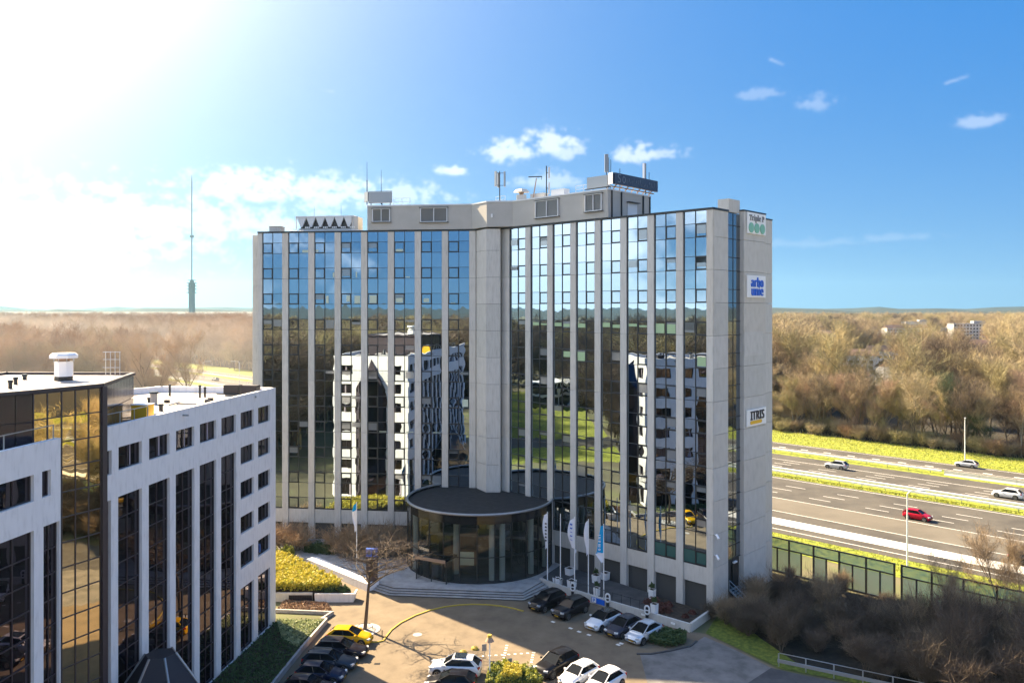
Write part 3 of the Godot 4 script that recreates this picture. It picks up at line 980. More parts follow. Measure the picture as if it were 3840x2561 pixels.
# ---------- things on the roofs of the tower ----------
func make_tower_roof() -> void:
	var fl := wall_frame(Vector2(0, 104.3), ANGLE_L)
	var fr := wall_frame(Vector2(0, 102.12), ANGLE_R)
	# chiller with V-shaped coils
	var o := thing("chiller", "long pale chiller with a row of dark V-shaped coils on the tower roof", "chiller", fl * Vector3(-25.6, 41.5, -2.6))
	var x := fl * at3(-25.65, 41.5, -2.6)
	put(o, "fan_deck", boxm(8.2, 0.18, 2.2), M["pale metal"], x * at3(0, 2.3, 0))
	put(o, "base_frame", boxm(7.4, 0.3, 2.0), M["grey metal"], x * at3(0, 0.55, 0))
	put(o, "coil_core", boxm(7.2, 1.5, 1.7), M["bronze panel"], x * at3(0.1, 1.45, -0.1))
	for i in 6:
		var st := S()
		var cx := -3.3 + i * 1.32
		for z in [1.05, -1.05]:
			quad(st, Vector3(cx - 0.66, 2.22, z), Vector3(cx + 0.66, 2.22, z), Vector3(cx + 0.12, 0.9, z), Vector3(cx - 0.12, 0.9, z))
		quad(st, Vector3(cx - 0.66, 2.22, 1.05), Vector3(cx - 0.12, 0.9, 1.05), Vector3(cx - 0.12, 0.9, -1.05), Vector3(cx - 0.66, 2.22, -1.05))
		quad(st, Vector3(cx + 0.66, 2.22, 1.05), Vector3(cx + 0.12, 0.9, 1.05), Vector3(cx + 0.12, 0.9, -1.05), Vector3(cx + 0.66, 2.22, -1.05))
		put(o, "coil_panel", done(st), M["pale metal"], x)
	for i in 6:
		var st := S()
		for k in 3:
			tube(st, Vector3(-2.7 + i * 1.25 + k * 0.25, 0.75, 1.0), Vector3(-2.7 + i * 1.25 + k * 0.25, 0.95, 1.0), 0.1, 0.1, 8, true)
		put(o, "compressor", done(st), M["white plastic"], x)
	put(o, "control_cabinet", boxm(0.9, 1.9, 2.1), M["concrete"], x * at3(4.15, 1.3, 0))
	var st := S()
	for px in [-4.05, 4.0]:
		for z in [-1.0, 1.0]:
			box(st, Vector3(px, 1.1, z), Vector3(0.1, 2.3, 0.1))
	tube(st, Vector3(-4.9, 0.32, 1.2), Vector3(5.2, 0.32, 1.2), 0.12, 0.12, 8)
	put(o, "pipe", done(st), M["pale metal"], x)
	st = S()
	for px in [-1.9, 1.9]:
		tube(st, Vector3(px, 2.3, 0), Vector3(px, 3.9, 0), 0.025, 0.015, 5)
	put(o, "lightning_rod", done(st), M["dark metal"], x)
	o = thing("roof_cabinet", "small beige cabinet at the far end of the tower roof", "cabinet", fl * Vector3(-32.4, 41.5, -1.5))
	put(o, "casing", boxm(1.6, 1.0, 1.4), M["concrete"], fl * at3(-32.4, 41.95, -1.5))
	put(o, "lid", boxm(1.7, 0.06, 1.5), M["brown band"], fl * at3(-32.4, 42.47, -1.5))
	# back of a rooftop sign with whip antennas
	o = thing("sign_screen", "grey back of a boxed rooftop sign above the penthouse corner, two whip antennas on it", "sign", pt(Vector2(-18.0, 108.0), 45.0))
	st = S()
	prism(st, [Vector2(-19.2, 107.6), Vector2(-16.0, 107.2), Vector2(-16.0, 107.5), Vector2(-19.2, 107.9)], 45.45, 46.95)
	prism(st, [Vector2(-19.95, 108.6), Vector2(-19.3, 107.6), Vector2(-19.2, 107.75), Vector2(-19.8, 108.8)], 45.7, 47.0)
	put(o, "panel", done(st), M["grey metal"])
	st = S()
	for p in [[-18.9, 107.9], [-17.4, 107.7], [-16.3, 107.6]]:
		box(st, pt(Vector2(p[0], p[1]), 45.5), Vector3(0.1, 1.3, 0.1))
	bar(st, pt(Vector2(-19.2, 107.9), 47.05), pt(Vector2(-16.0, 107.4), 47.05), 0.05, 0.05)
	put(o, "support", done(st), M["dark metal"])
	for p in [[-19.46, 108.0, 51.05, 48.6], [-17.5, 107.7, 49.9, 47.0]]:
		st = S()
		tube(st, pt(Vector2(p[0], p[1]), 45.3), pt(Vector2(p[0], p[1]), p[3]), 0.07, 0.07, 6)
		tube(st, pt(Vector2(p[0], p[1]), p[3]), pt(Vector2(p[0], p[1]), p[2]), 0.035, 0.02, 6)
		put(o, "whip_antenna", done(st), M["dark metal"])
	# railings
	for r in [[fl, -15.9, -13.7, 45.0, -0.8, "pale steel railing on the penthouse roof behind the boxed sign"], [fr, -3.9, -2.2, 45.0, -1.0, "pale steel railing on the penthouse roof beside the three-panel antenna"], [fr, 9.6, 11.9, 45.0, -1.0, "pale steel railing on the penthouse roof beside the dark sign"]]:
		var g := thing("roof_railing", r[5], "railing", r[0] * Vector3((r[1] + r[2]) * 0.5, r[3], r[4]), 0.0, "railings on the penthouse roof")
		st = S()
		for y in [0.55, 1.0]:
			bar(st, r[0] * Vector3(r[1], r[3] + y, r[4]), r[0] * Vector3(r[2], r[3] + y, r[4]), 0.045, 0.045)
		put(g, "rail", done(st), M["galvanised"])
		for k in 3:
			put(g, "post", boxm(0.05, 1.0, 0.05), M["galvanised"], r[0] * at3(lerpf(r[1], r[2], k / 2.0), r[3] + 0.5, r[4]))
	# mobile phone antennas
	o = thing("cell_antenna", "rooftop mast carrying three upright grey antenna panels", "antenna", fr * Vector3(-2.88, 45, -0.7), 0.0, "antennas on the penthouse roof")
	st = S()
	tube(st, Vector3.ZERO, Vector3(0, 4.2, 0), 0.07, 0.06, 8)
	for k in 3:
		var d := Vector3(cos(k * TAU / 3 + 0.3), 0, sin(k * TAU / 3 + 0.3))
		for y in [2.35, 3.95]:
			bar(st, Vector3(0, y, 0), d * 0.6 + Vector3(0, y, 0), 0.05, 0.05)
	part(o, "mast", done(st), M["dark metal"])
	for k in 3:
		var a := k * TAU / 3 + 0.3
		part(o, "antenna_panel", boxm(0.16, 1.95, 0.32), M["grey metal"], Transform3D(Basis(Vector3.UP, -a), Vector3(cos(a) * 0.68, 3.15, sin(a) * 0.68)))
	o = thing("cell_antenna", "rooftop pole with two narrow white antenna panels one above the other", "antenna", fr * Vector3(5.19, 45, -0.7), 0.0, "antennas on the penthouse roof")
	st = S()
	tube(st, Vector3.ZERO, Vector3(0, 3.9, 0), 0.07, 0.07, 8)
	part(o, "mast", done(st), M["dark metal"])
	for y in [1.15, 3.05]:
		part(o, "antenna_panel", boxm(0.22, 1.4, 0.16), M["pale metal"], at3(0.33, y, 0))
		part(o, "bracket", boxm(0.3, 0.08, 0.06), M["dark metal"], at3(0.15, y, 0))
	o = thing("cell_antenna", "tall slim grey antenna panel above the dark sign's side screen", "antenna", fr * Vector3(14.3, 45, -0.8), 0.0, "antennas on the penthouse roof")
	part(o, "antenna_panel", boxm(0.42, 2.05, 0.25), M["grey metal"], at3(0, 3.1, 0))
	part(o, "mast", boxm(0.09, 2.4, 0.09), M["dark metal"], at3(0, 1.2, 0))
	var d := Vector2(0, 102.12) + dR * 15.33
	var ef := Transform3D(Basis(pt(nR), Vector3.UP, pt(dR)), pt(d))
	o = thing("cell_antenna", "sunlit white antenna panel rising behind the dark rooftop sign", "antenna", ef * Vector3(6.6, 45, 0.2), 0.0, "antennas on the penthouse roof")
	part(o, "antenna_panel", boxm(0.36, 1.85, 0.2), M["white plastic"], Transform3D(Basis(Vector3.UP, 0.9), Vector3(0, 2.75, 0)))
	part(o, "mast", boxm(0.1, 3.7, 0.1), M["dark metal"], at3(0.2, 1.85, -0.1))
	# mushroom vent, davit, cabinets
	o = thing("roof_vent", "beige mushroom vent with a wide square hood on the penthouse roof", "vent", fr * Vector3(0.8, 45, -0.9))
	part(o, "base", boxm(1.25, 0.75, 1.1), M["concrete"], at3(0, 0.37, 0))
	st = S()
	tube(st, Vector3(0, 0.75, 0), Vector3(0, 1.15, 0), 0.2, 0.38, 12)
	part(o, "neck", done(st), M["brown band"])
	st = S()
	tube(st, Vector3(0, 1.1, 0), Vector3(0, 1.5, 0), 1.05, 0.7, 4, true)
	part(o, "hood", done(st), M["concrete"], Transform3D(Basis(Vector3.UP, 0.785 - ANGLE_R), Vector3.ZERO))
	o = thing("davit", "dark leaning davit arm with a crossbar on the penthouse roof", "davit", fr * Vector3(2.86, 45, -0.8))
	st = S()
	tube(st, Vector3.ZERO, Vector3(0.45, 2.7, -0.1), 0.09, 0.06, 6)
	part(o, "arm", done(st), M["brown band"])
	st = S()
	bar(st, Vector3(-0.55, 2.78, 0.2), Vector3(1.15, 2.95, -0.5), 0.12, 0.12)
	bar(st, Vector3(1.1, 2.9, -0.5), Vector3(1.1, 2.55, -0.5), 0.05, 0.05)
	part(o, "crossbar", done(st), M["dark metal"])
	o = thing("roof_cabinet", "flat beige cabinet at the davit's foot on the penthouse roof", "cabinet", fr * Vector3(3.2, 45, -1.6))
	part(o, "casing", boxm(2.2, 0.7, 0.9), M["concrete"], Transform3D(Basis(Vector3.UP, -ANGLE_R), Vector3(0, 0.35, 0)))
	part(o, "lid", boxm(2.3, 0.05, 1.0), M["pale metal"], Transform3D(Basis(Vector3.UP, -ANGLE_R), Vector3(0, 0.73, 0)))
	o = thing("roof_cabinet", "pale rounded cabinet beside the two-panel antenna on the penthouse roof", "cabinet", fr * Vector3(6.9, 45, -1.3))
	part(o, "casing", boxm(2.1, 0.75, 1.0), M["pale metal"], Transform3D(Basis(Vector3.UP, -ANGLE_R), Vector3(0, 0.5, 0)))
	part(o, "plinth", boxm(1.9, 0.15, 0.8), M["dark metal"], Transform3D(Basis(Vector3.UP, -ANGLE_R), Vector3(0, 0.07, 0)))
	# the dark sign on the end of the penthouse
	o = thing("rooftop_sign", "long navy rooftop sign with dim unlit letters on the end of the penthouse", "sign", ef * Vector3(4.6, 45.5, 0.4))
	put(o, "box", boxm(8.7, 1.3, 0.3), M["sign navy"], ef * at3(4.65, 46.15, 0.4))
	put(o, "end_cap", boxm(0.9, 1.3, 0.06), M["pale metal"], ef * Transform3D(Basis(Vector3.UP, 1.2), Vector3(0.12, 46.15, 0.05)))
	put(o, "lettering", text_mesh("S", 1.35, 0.04, "Droid Sans", 400), M["sign letter"], ef * at3(1.1, 46.2, 0.57))
	put(o, "lettering", text_mesh("o", 1.35, 0.04, "Droid Sans", 400), M["sign letter"], ef * at3(2.0, 46.25, 0.57))
	var rr := RandomNumberGenerator.new()
	rr.seed = 5
	for k in 16:
		st = S()
		bar(st, Vector3.ZERO, Vector3(rr.randf_range(-0.12, 0.12), rr.randf_range(0.15, 0.5), 0), 0.03, 0.05)
		put(o, "letter_fragment", done(st), M["sign letter"], ef * at3(2.6 + k * 0.38, 45.65 + rr.randf() * 0.5, 0.57))
	st = S()
	for s in [0.9, 3.2, 5.6, 8.0]:
		bar(st, Vector3(s, 44.98, -0.2), Vector3(s, 45.55, 0.35), 0.1, 0.1)
		bar(st, Vector3(s, 45.0, -1.2), Vector3(s, 46.6, 0.2), 0.08, 0.08)
	bar(st, Vector3(0.3, 45.3, 0.0), Vector3(8.9, 45.3, 0.0), 0.12, 0.12)
	put(o, "support", done(st), M["brown band"], ef)
	put(o, "side_screen", boxm(3.0, 1.3, 0.12), M["grey metal"], fr * at3(13.3, 46.0, -0.4))
	put(o, "support", boxm(3.6, 0.12, 0.12), M["dark metal"], fr * at3(13.3, 45.28, -0.4))
	st = S()
	for p in [[0.3, 48.6], [0.65, 48.4], [2.4, 47.6], [8.4, 47.9]]:
		tube(st, Vector3(p[0], 45.0, -0.3), Vector3(p[0], p[1], -0.3), 0.045, 0.04, 6)
	put(o, "rod", done(st), M["dark metal"], ef)


# ---------- the round glass entrance pavilion ----------
func make_pavilion() -> void:
	var c := Vector2(-3.9, 98.7)
	var r := 8.85
	var o := thing("entrance_pavilion", "round glass entrance pavilion with a flat black roof at the foot of the tower", "pavilion", pt(c, PLAZA))
	var n := 40
	var ring := func(rad: float) -> Array:
		var a := []
		for i in n * 2:
			a.append(c + Vector2(cos(TAU * i / (n * 2)), sin(TAU * i / (n * 2))) * rad)
		return a
	var st := S()
	prism(st, ring.call(r - 0.15), 7.95, 8.05)
	put(o, "roof", done(st), M["pavilion roof"])
	for seg in [[r + 0.05, 8.32, 0.15, "roof_rim", "grey metal"], [r - 0.12, 7.28, 0.08, "ceiling_ring", "concrete"]]:
		st = S()
		for i in n * 2:
			var a := TAU * i / (n * 2)
			var b := TAU * (i + 1) / (n * 2)
			tube(st, pt(c + Vector2(cos(a), sin(a)) * seg[0], seg[1]), pt(c + Vector2(cos(b), sin(b)) * seg[0], seg[1]), seg[2], seg[2], 8)
		put(o, seg[3], done(st), M[seg[4]])
	# panes stand between the dark mullions; only the arc that stands clear of the tower is glazed
	var m := 28
	for i in m:
		var a := TAU * i / m
		var b := TAU * (i + 1) / m
		var pa := c + Vector2(cos(a), sin(a)) * r
		var pb := c + Vector2(cos(b), sin(b)) * r
		var mid := (pa + pb) * 0.5
		if (mid - Vector2(0, 104.3)).dot(nL) > 0.2 or (mid - Vector2(0, 102.12)).dot(nR) > 0.2:
			continue
		var xdir := (pb - pa).normalized()
		var w := (pb - pa).length()
		var fr := Transform3D(Basis(pt(xdir), Vector3.UP, pt(xdir).cross(Vector3.UP)), pt(mid))
		put(o, "fascia_panel", boxm(w, 1.05, 0.1), M["black gloss"], fr * at3(0, 7.74, 0))
		put(o, "upper_pane", panem(w - 0.1, 3.7, i % 9), M["clear glass"], fr * at3(0, 5.38, 0))
		put(o, "lower_pane", panem(w - 0.1, 2.75, (i + 3) % 9), M["clear glass"], fr * at3(0, 2.1, 0))
		st = S()
		box(st, Vector3(-w * 0.5, 3.95, 0), Vector3(0.09, 6.6, 0.16))
		box(st, Vector3(0, 3.5, 0), Vector3(w, 0.08, 0.1))
		box(st, Vector3(0, PLAZA + 0.06, 0), Vector3(w, 0.12, 0.14))
		put(o, "mullion", done(st), M["dark frame"], fr)
	# inside: floor, back wall, gallery, pillars, a screen with its glow painted on
	st = S()
	prism(st, ring.call(r - 0.3), 0.2, PLAZA + 0.02)
	put(o, "floor", done(st), M["terrace paving"])
	st = S()
	prism(st, ring.call(r - 0.3), 7.2, 7.3)
	put(o, "ceiling", done(st), M["bronze panel"])
	st = S()
	for i in 14:
		var a := PI * 0.02 + i * PI * 0.95 / 14
		var b := PI * 0.02 + (i + 1) * PI * 0.95 / 14
		quad(st, pt(c + Vector2(cos(a), sin(a)) * 5.2, 7.2), pt(c + Vector2(cos(b), sin(b)) * 5.2, 7.2), pt(c + Vector2(cos(b), sin(b)) * 5.2, PLAZA), pt(c + Vector2(cos(a), sin(a)) * 5.2, PLAZA))
	put(o, "inner_wall", done(st), M["bronze panel"])
	st = S()
	prism(st, [Vector2(-10.5, 99), Vector2(3.0, 96.5), Vector2(3.0, 99), Vector2(-10, 102)], 3.6, 3.9)
	put(o, "gallery", done(st), M["sign grey"])
	for p in [[-11.4, 95.6], [-2.3, 91.2], [-1.1, 91.3], [2.2, 93.6], [3.9, 96.2], [-6.5, 93.5]]:
		st = S()
		tube(st, pt(Vector2(p[0], p[1]), PLAZA), pt(Vector2(p[0], p[1]), 7.2), 0.33, 0.33, 14)
		put(o, "pillar", done(st), M["pillar green"])
	put(o, "display_screen", boxm(1.7, 1.5, 0.08), M["screen glow paint"], Transform3D(Basis(Vector3.UP, -0.1), pt(Vector2(-5.2, 92.2), 2.75)))
	put(o, "reception_desk", boxm(3.0, 1.1, 0.8), M["sign grey"], Transform3D(Basis(Vector3.UP, 0.3), pt(Vector2(-7.0, 96.5), 1.15)))
	# the porch with its flat dark roof and tan edge
	var pa := Vector2(-11.0, 91.4)
	var pb := Vector2(-7.45, 89.6)
	var back := (pb - pa).normalized().orthogonal()
	if back.y < 0:
		back = -back
	st = S()
	prism(st, [pa + back * 0.1, pb + back * 0.1, pb + back * 2.6, pa + back * 2.6], 3.02, 3.3)
	put(o, "porch_roof", done(st), M["black gloss"])
	st = S()
	bar(st, pt(pa, 3.12), pt(pb, 3.12), 0.12, 0.34)
	put(o, "porch_edge", done(st), M["brown band"])
	for q in [pa + back * 0.25, pb + back * 0.25, (pa + pb) * 0.5 + back * 0.3]:
		st = S()
		box(st, pt(q, 1.8), Vector3(0.12, 2.5, 0.12))
		put(o, "porch_post", done(st), M["dark frame"])
	st = S()
	for q in [[pa + back * 0.3, pa + back * 1.6], [pb + back * 0.3, pb + back * 1.9]]:
		quad(st, pt(q[0], 3.0), pt(q[1], 3.0), pt(q[1], PLAZA), pt(q[0], PLAZA))
	put(o, "porch_pane", done(st), M["clear glass"])
	put(o, "door", boxm(1.5, 2.3, 0.06), M["ground glass"], Transform3D(Basis(Vector3.UP, -0.49), pt((pa + pb) * 0.5 + back * 1.2, 1.75)))


# ---------- terrace, steps and what stands on it ----------
func make_terrace() -> void:
	var st := S()
	prism(st, [Vector2(-14.86, 90.45), Vector2(-12.9, 89.14), Vector2(1.16, 87.7), Vector2(3.25, 91.8), Vector2(6, 97), Vector2(-5, 106), Vector2(-31, 108), Vector2(-31.0, 102.0), Vector2(-24.9, 98.4), Vector2(-16.0, 89.9)], -0.02, PLAZA)
	structure("plaza", done(st), M["plaza stone"])
	st = S()
	prism(st, [Vector2(3.3, 91.7), Vector2(4.75, 89.6), Vector2(10.4, 84.2), Vector2(13.5, 81.4), Vector2(15.4, 86.6), Vector2(5.5, 97.2)], -0.02, PLAZA - 0.01)
	structure("terrace", done(st), M["terrace paving"])
	# four broad steps
	var lo := [Vector2(-15.45, 89.41), Vector2(-13.56, 87.81), Vector2(1.3, 86.28), Vector2(4.87, 90.32)]
	var hi := [Vector2(-14.86, 90.45), Vector2(-12.9, 89.14), Vector2(1.16, 87.7), Vector2(3.35, 91.75)]
	var steps := thing("entrance_steps", "four broad grey stone steps up to the plaza before the round pavilion", "steps", pt(Vector2(-6, 88)))
	for k in 4:
		var t := k / 4.0
		var poly := []
		for i in 4:
			poly.append((lo[i] as Vector2).lerp(hi[i], t))
		poly.append(Vector2(3.3, 93.0))
		poly.append(Vector2(-14.5, 93.0))
		var inner := []
		for p in poly:
			inner.append((p as Vector2).lerp(Vector2(-6, 93), 0.008))
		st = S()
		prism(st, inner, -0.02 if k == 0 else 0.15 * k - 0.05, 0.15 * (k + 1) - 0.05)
		put(steps, "riser", done(st), M["terrace paving"])  # dark stone puts the shadow under each tread into the colour
		st = S()
		prism(st, poly, 0.15 * (k + 1) - 0.055, 0.15 * (k + 1) + 0.001 * k)
		put(steps, "tread", done(st), M["plaza stone"])
	# low white retaining wall between terrace and parking bays, cast in lengths
	var w := thing("retaining_wall", "low pale concrete wall between the parking bays and the terrace", "wall", pt(Vector2(10, 84.5)))
	var line := [Vector2(3.2, 91.4), Vector2(4.75, 89.55), Vector2(7.5, 86.85), Vector2(10.35, 84.1), Vector2(13.8, 81.05), Vector2(17.28, 78.0)]
	for i in 5:
		st = S()
		var a: Vector2 = line[i]
		var b: Vector2 = line[i + 1]
		var dirn := (b - a).normalized()
		bar(st, pt(a + dirn * 0.01, 0.4), pt(b - dirn * 0.01, 0.4), 0.24, 0.84)
		put(w, "wall_length", done(st), M["concrete"])
	st = S()
	bar(st, pt(Vector2(17.3, 78.05), 0.41), pt(Vector2(20.3, 81.9), 0.41), 0.24, 0.82)
	put(w, "wall_length", done(st), M["concrete"])
	# bed of dark red shrubs in the corner
	st = S()
	prism(st, [Vector2(13.6, 81.5), Vector2(17.25, 78.3), Vector2(20.1, 82.0), Vector2(15.5, 86.5)], 0.0, 0.45)
	structure("flower_bed", done(st), M["soil"]).set_meta("label", "bare brown planting bed in the corner of the terrace wall")
	for p in [[14.9, 82.7, 1.0], [15.6, 82.2, 0.8], [14.6, 84.0, 0.9], [16.2, 83.6, 0.5], [17.4, 80.6, 0.35], [18.3, 81.6, 0.35]]:
		var b := thing("low_shrub", "low dark red shrub in the bed by the terrace wall", "shrub", pt(Vector2(p[0], p[1]), 0.45), rng.randf() * TAU, "dark red shrubs in the terrace bed")
		part(b, "foliage", leaf_ball(700, p[2] * 1.3, p[2], 0.09, int(p[0] * 10)), M["leaf red"])
	# thin railing on the wall
	var rail := thing("terrace_railing", "thin dark railing on the low wall above the parking bays", "railing", pt(Vector2(10, 84.5), 0.8))
	st = S()
	for i in range(1, 4):
		bar(st, pt(line[i], 1.7), pt(line[i + 1], 1.7), 0.035, 0.035)
	put(rail, "rail", done(st), M["dark frame"])
	for i in 12:
		var q := (line[1] as Vector2).lerp(line[4], i / 11.0)
		put(rail, "post", boxm(0.04, 0.95, 0.04), M["dark frame"], at3(q.x, 1.28, -q.y))
	# flagpoles
	var k := 0
	for p in [[4.01, 90.97, 8.4, 1, "white flag with dark vertical lettering furled against its pole by the pavilion"], [5.4, 89.7, 8.5, 0, "bare white flagpole without a flag between two flags on the terrace"],
			[6.88, 88.4, 8.5, 2, "white flag with blue lettering curling off its pole on the terrace"], [8.24, 86.8, 8.65, 3, "plain white flag hanging limp on its pole on the terrace"], [9.74, 85.4, 8.5, 4, "cyan flag with white lettering and white lower end on the terrace"]]:
		flagpole("flagpole", Vector2(p[0], p[1]), p[2], p[3], p[4], "flagpoles along the terrace wall")
	flagpole("flagpole", Vector2(-18.3, 94.8), 8.6, 5, "pale blue and white flag hanging on its pole beside the dark totem", "")
	# planters
	for p in [[6.66, 93.1, 0], [6.61, 88.9, 0], [5.11, 90.0, 1], [9.46, 90.4, 2], [9.1, 86.4, 3], [14.83, 85.1, 4], [14.33, 80.95, 4], [10.61, 91.5, 0]]:
		var label: String = ["square white planter box standing empty on the dark terrace", "long white planter trough at the end of the terrace steps", "white planter with dark foliage before the tower's ground floor", "small white planter pair with dark foliage by the terrace wall", "tall white planter with a spiky plant on the terrace"][p[2]]
		var b := thing("planter", label, "planter", pt(Vector2(p[0], p[1]), PLAZA), -ANGLE_R, "white planters on the terrace")
		var sz: Vector3 = [Vector3(0.8, 0.8, 0.8), Vector3(1.1, 0.65, 0.55), Vector3(0.75, 0.9, 0.75), Vector3(0.55, 0.85, 0.55), Vector3(0.6, 1.1, 0.6)][p[2]]
		st = S()
		var top := 0.5
		for sg in 4:
			var bs := Basis(Vector3.UP, sg * PI / 2)
			quad(st, bs * Vector3(-top * sz.x, sz.y, top * sz.z), bs * Vector3(top * sz.x, sz.y, top * sz.z), bs * Vector3(0.44 * sz.x, 0, 0.44 * sz.z), bs * Vector3(-0.44 * sz.x, 0, 0.44 * sz.z))
		part(b, "pot", done(st), M["white plastic"])
		part(b, "soil", boxm(sz.x * 0.95, 0.02, sz.z * 0.95), M["soil"], at3(0, sz.y - 0.08, 0))
		if p[2] >= 2:
			part(b, "foliage", leaf_ball(260, 0.35, 0.55, 0.08, int(p[0] * 7)), M["leaf green"], at3(0, sz.y + 0.2, 0))


func flagpole(called: String, p: Vector2, top: float, kind: int, label: String, group: String) -> void:
	var o := thing(called, label, "flagpole", pt(p, PLAZA), 0.0, group)
	var st := S()
	tube(st, Vector3.ZERO, Vector3(0, top - PLAZA, 0), 0.06, 0.045, 10, true)
	part(o, "pole", done(st), M["white paint"])
	st = S()
	tube(st, Vector3(0, 0, 0), Vector3(0, 0.1, 0), 0.16, 0.14, 10, true)
	part(o, "base", done(st), M["galvanised"])
	if kind == 0:
		return
	# cloth: rows down the pole, columns away from it
	var rows := 16
	var width: float = [0.0, 0.42, 0.6, 0.36, 0.85, 0.42][kind]
	var drop: float = [0.0, 3.9, 3.7, 3.6, 3.9, 3.2][kind]
	var side := -1.0
	var cols := 6
	var grid := []
	for j in rows + 1:
		var t := float(j) / rows
		var row := []
		var ww := width * (0.45 + 0.75 * sin(clampf(t * 1.15 + 0.12, 0, 1) * PI))
		if kind == 4:
			ww = width * (0.35 + 0.65 * t) if t < 0.75 else width * lerpf(1.0, 0.2, (t - 0.75) / 0.25)
		if kind == 2 and t > 0.82:
			ww = -width * 0.5 * sin((t - 0.82) / 0.18 * PI)
		for i in cols + 1:
			var u := float(i) / cols
			row.append(Vector3(side * (0.06 + ww * u), top - PLAZA - 0.15 - drop * t - 0.25 * u * (0.3 if kind == 4 else 1.0), sin(u * 4.0 + t * 7.0 + kind) * 0.11 * u + cos(u * 9.0 + t * 3.0) * 0.04 * u))
		grid.append(row)
	var cloth := func(j0: int, j1: int) -> Mesh:
		var s := S()
		s.set_smooth_group(0)
		for j in range(j0, j1):
			for i in cols:
				quad(s, grid[j][i], grid[j][i + 1], grid[j + 1][i + 1], grid[j + 1][i])
		return done(s)
	var flag: MeshInstance3D
	if kind == 4:
		flag = part(o, "flag", cloth.call(0, 12), M["cyan cloth"])
		part(flag, "white_end", cloth.call(12, rows), M["white cloth"])
		part(flag, "lettering", text_mesh("T o m a n i", 0.42, 0.02, "Droid Sans", 600), M["white cloth"], Transform3D(Basis(Vector3.FORWARD, -PI / 2), Vector3(-0.5, top - PLAZA - 2.1, 0.16)))
	elif kind == 5:
		flag = part(o, "flag", cloth.call(0, 4), M["cyan cloth"])
		part(flag, "white_end", cloth.call(4, rows), M["white cloth"])
	else:
		flag = part(o, "flag", cloth.call(0, rows), M["white cloth"])
		if kind == 1:
			for k in 6:
				part(flag, "letter_stroke", boxm(0.2, 0.16, 0.02), M["ink"], Transform3D(Basis(Vector3.FORWARD, 0.5), Vector3(-0.2, top - PLAZA - 1.3 - k * 0.38, 0.17)))
		if kind == 2:
			for k in 5:
				part(flag, "letter_stroke", boxm(0.26, [0.18, 0.14, 0.05, 0.1, 0.05][k], 0.02), M["blue paint"], Transform3D(Basis(Vector3.FORWARD, 0.35), Vector3(-0.4, top - PLAZA - 0.8 - k * 0.42, 0.17)))


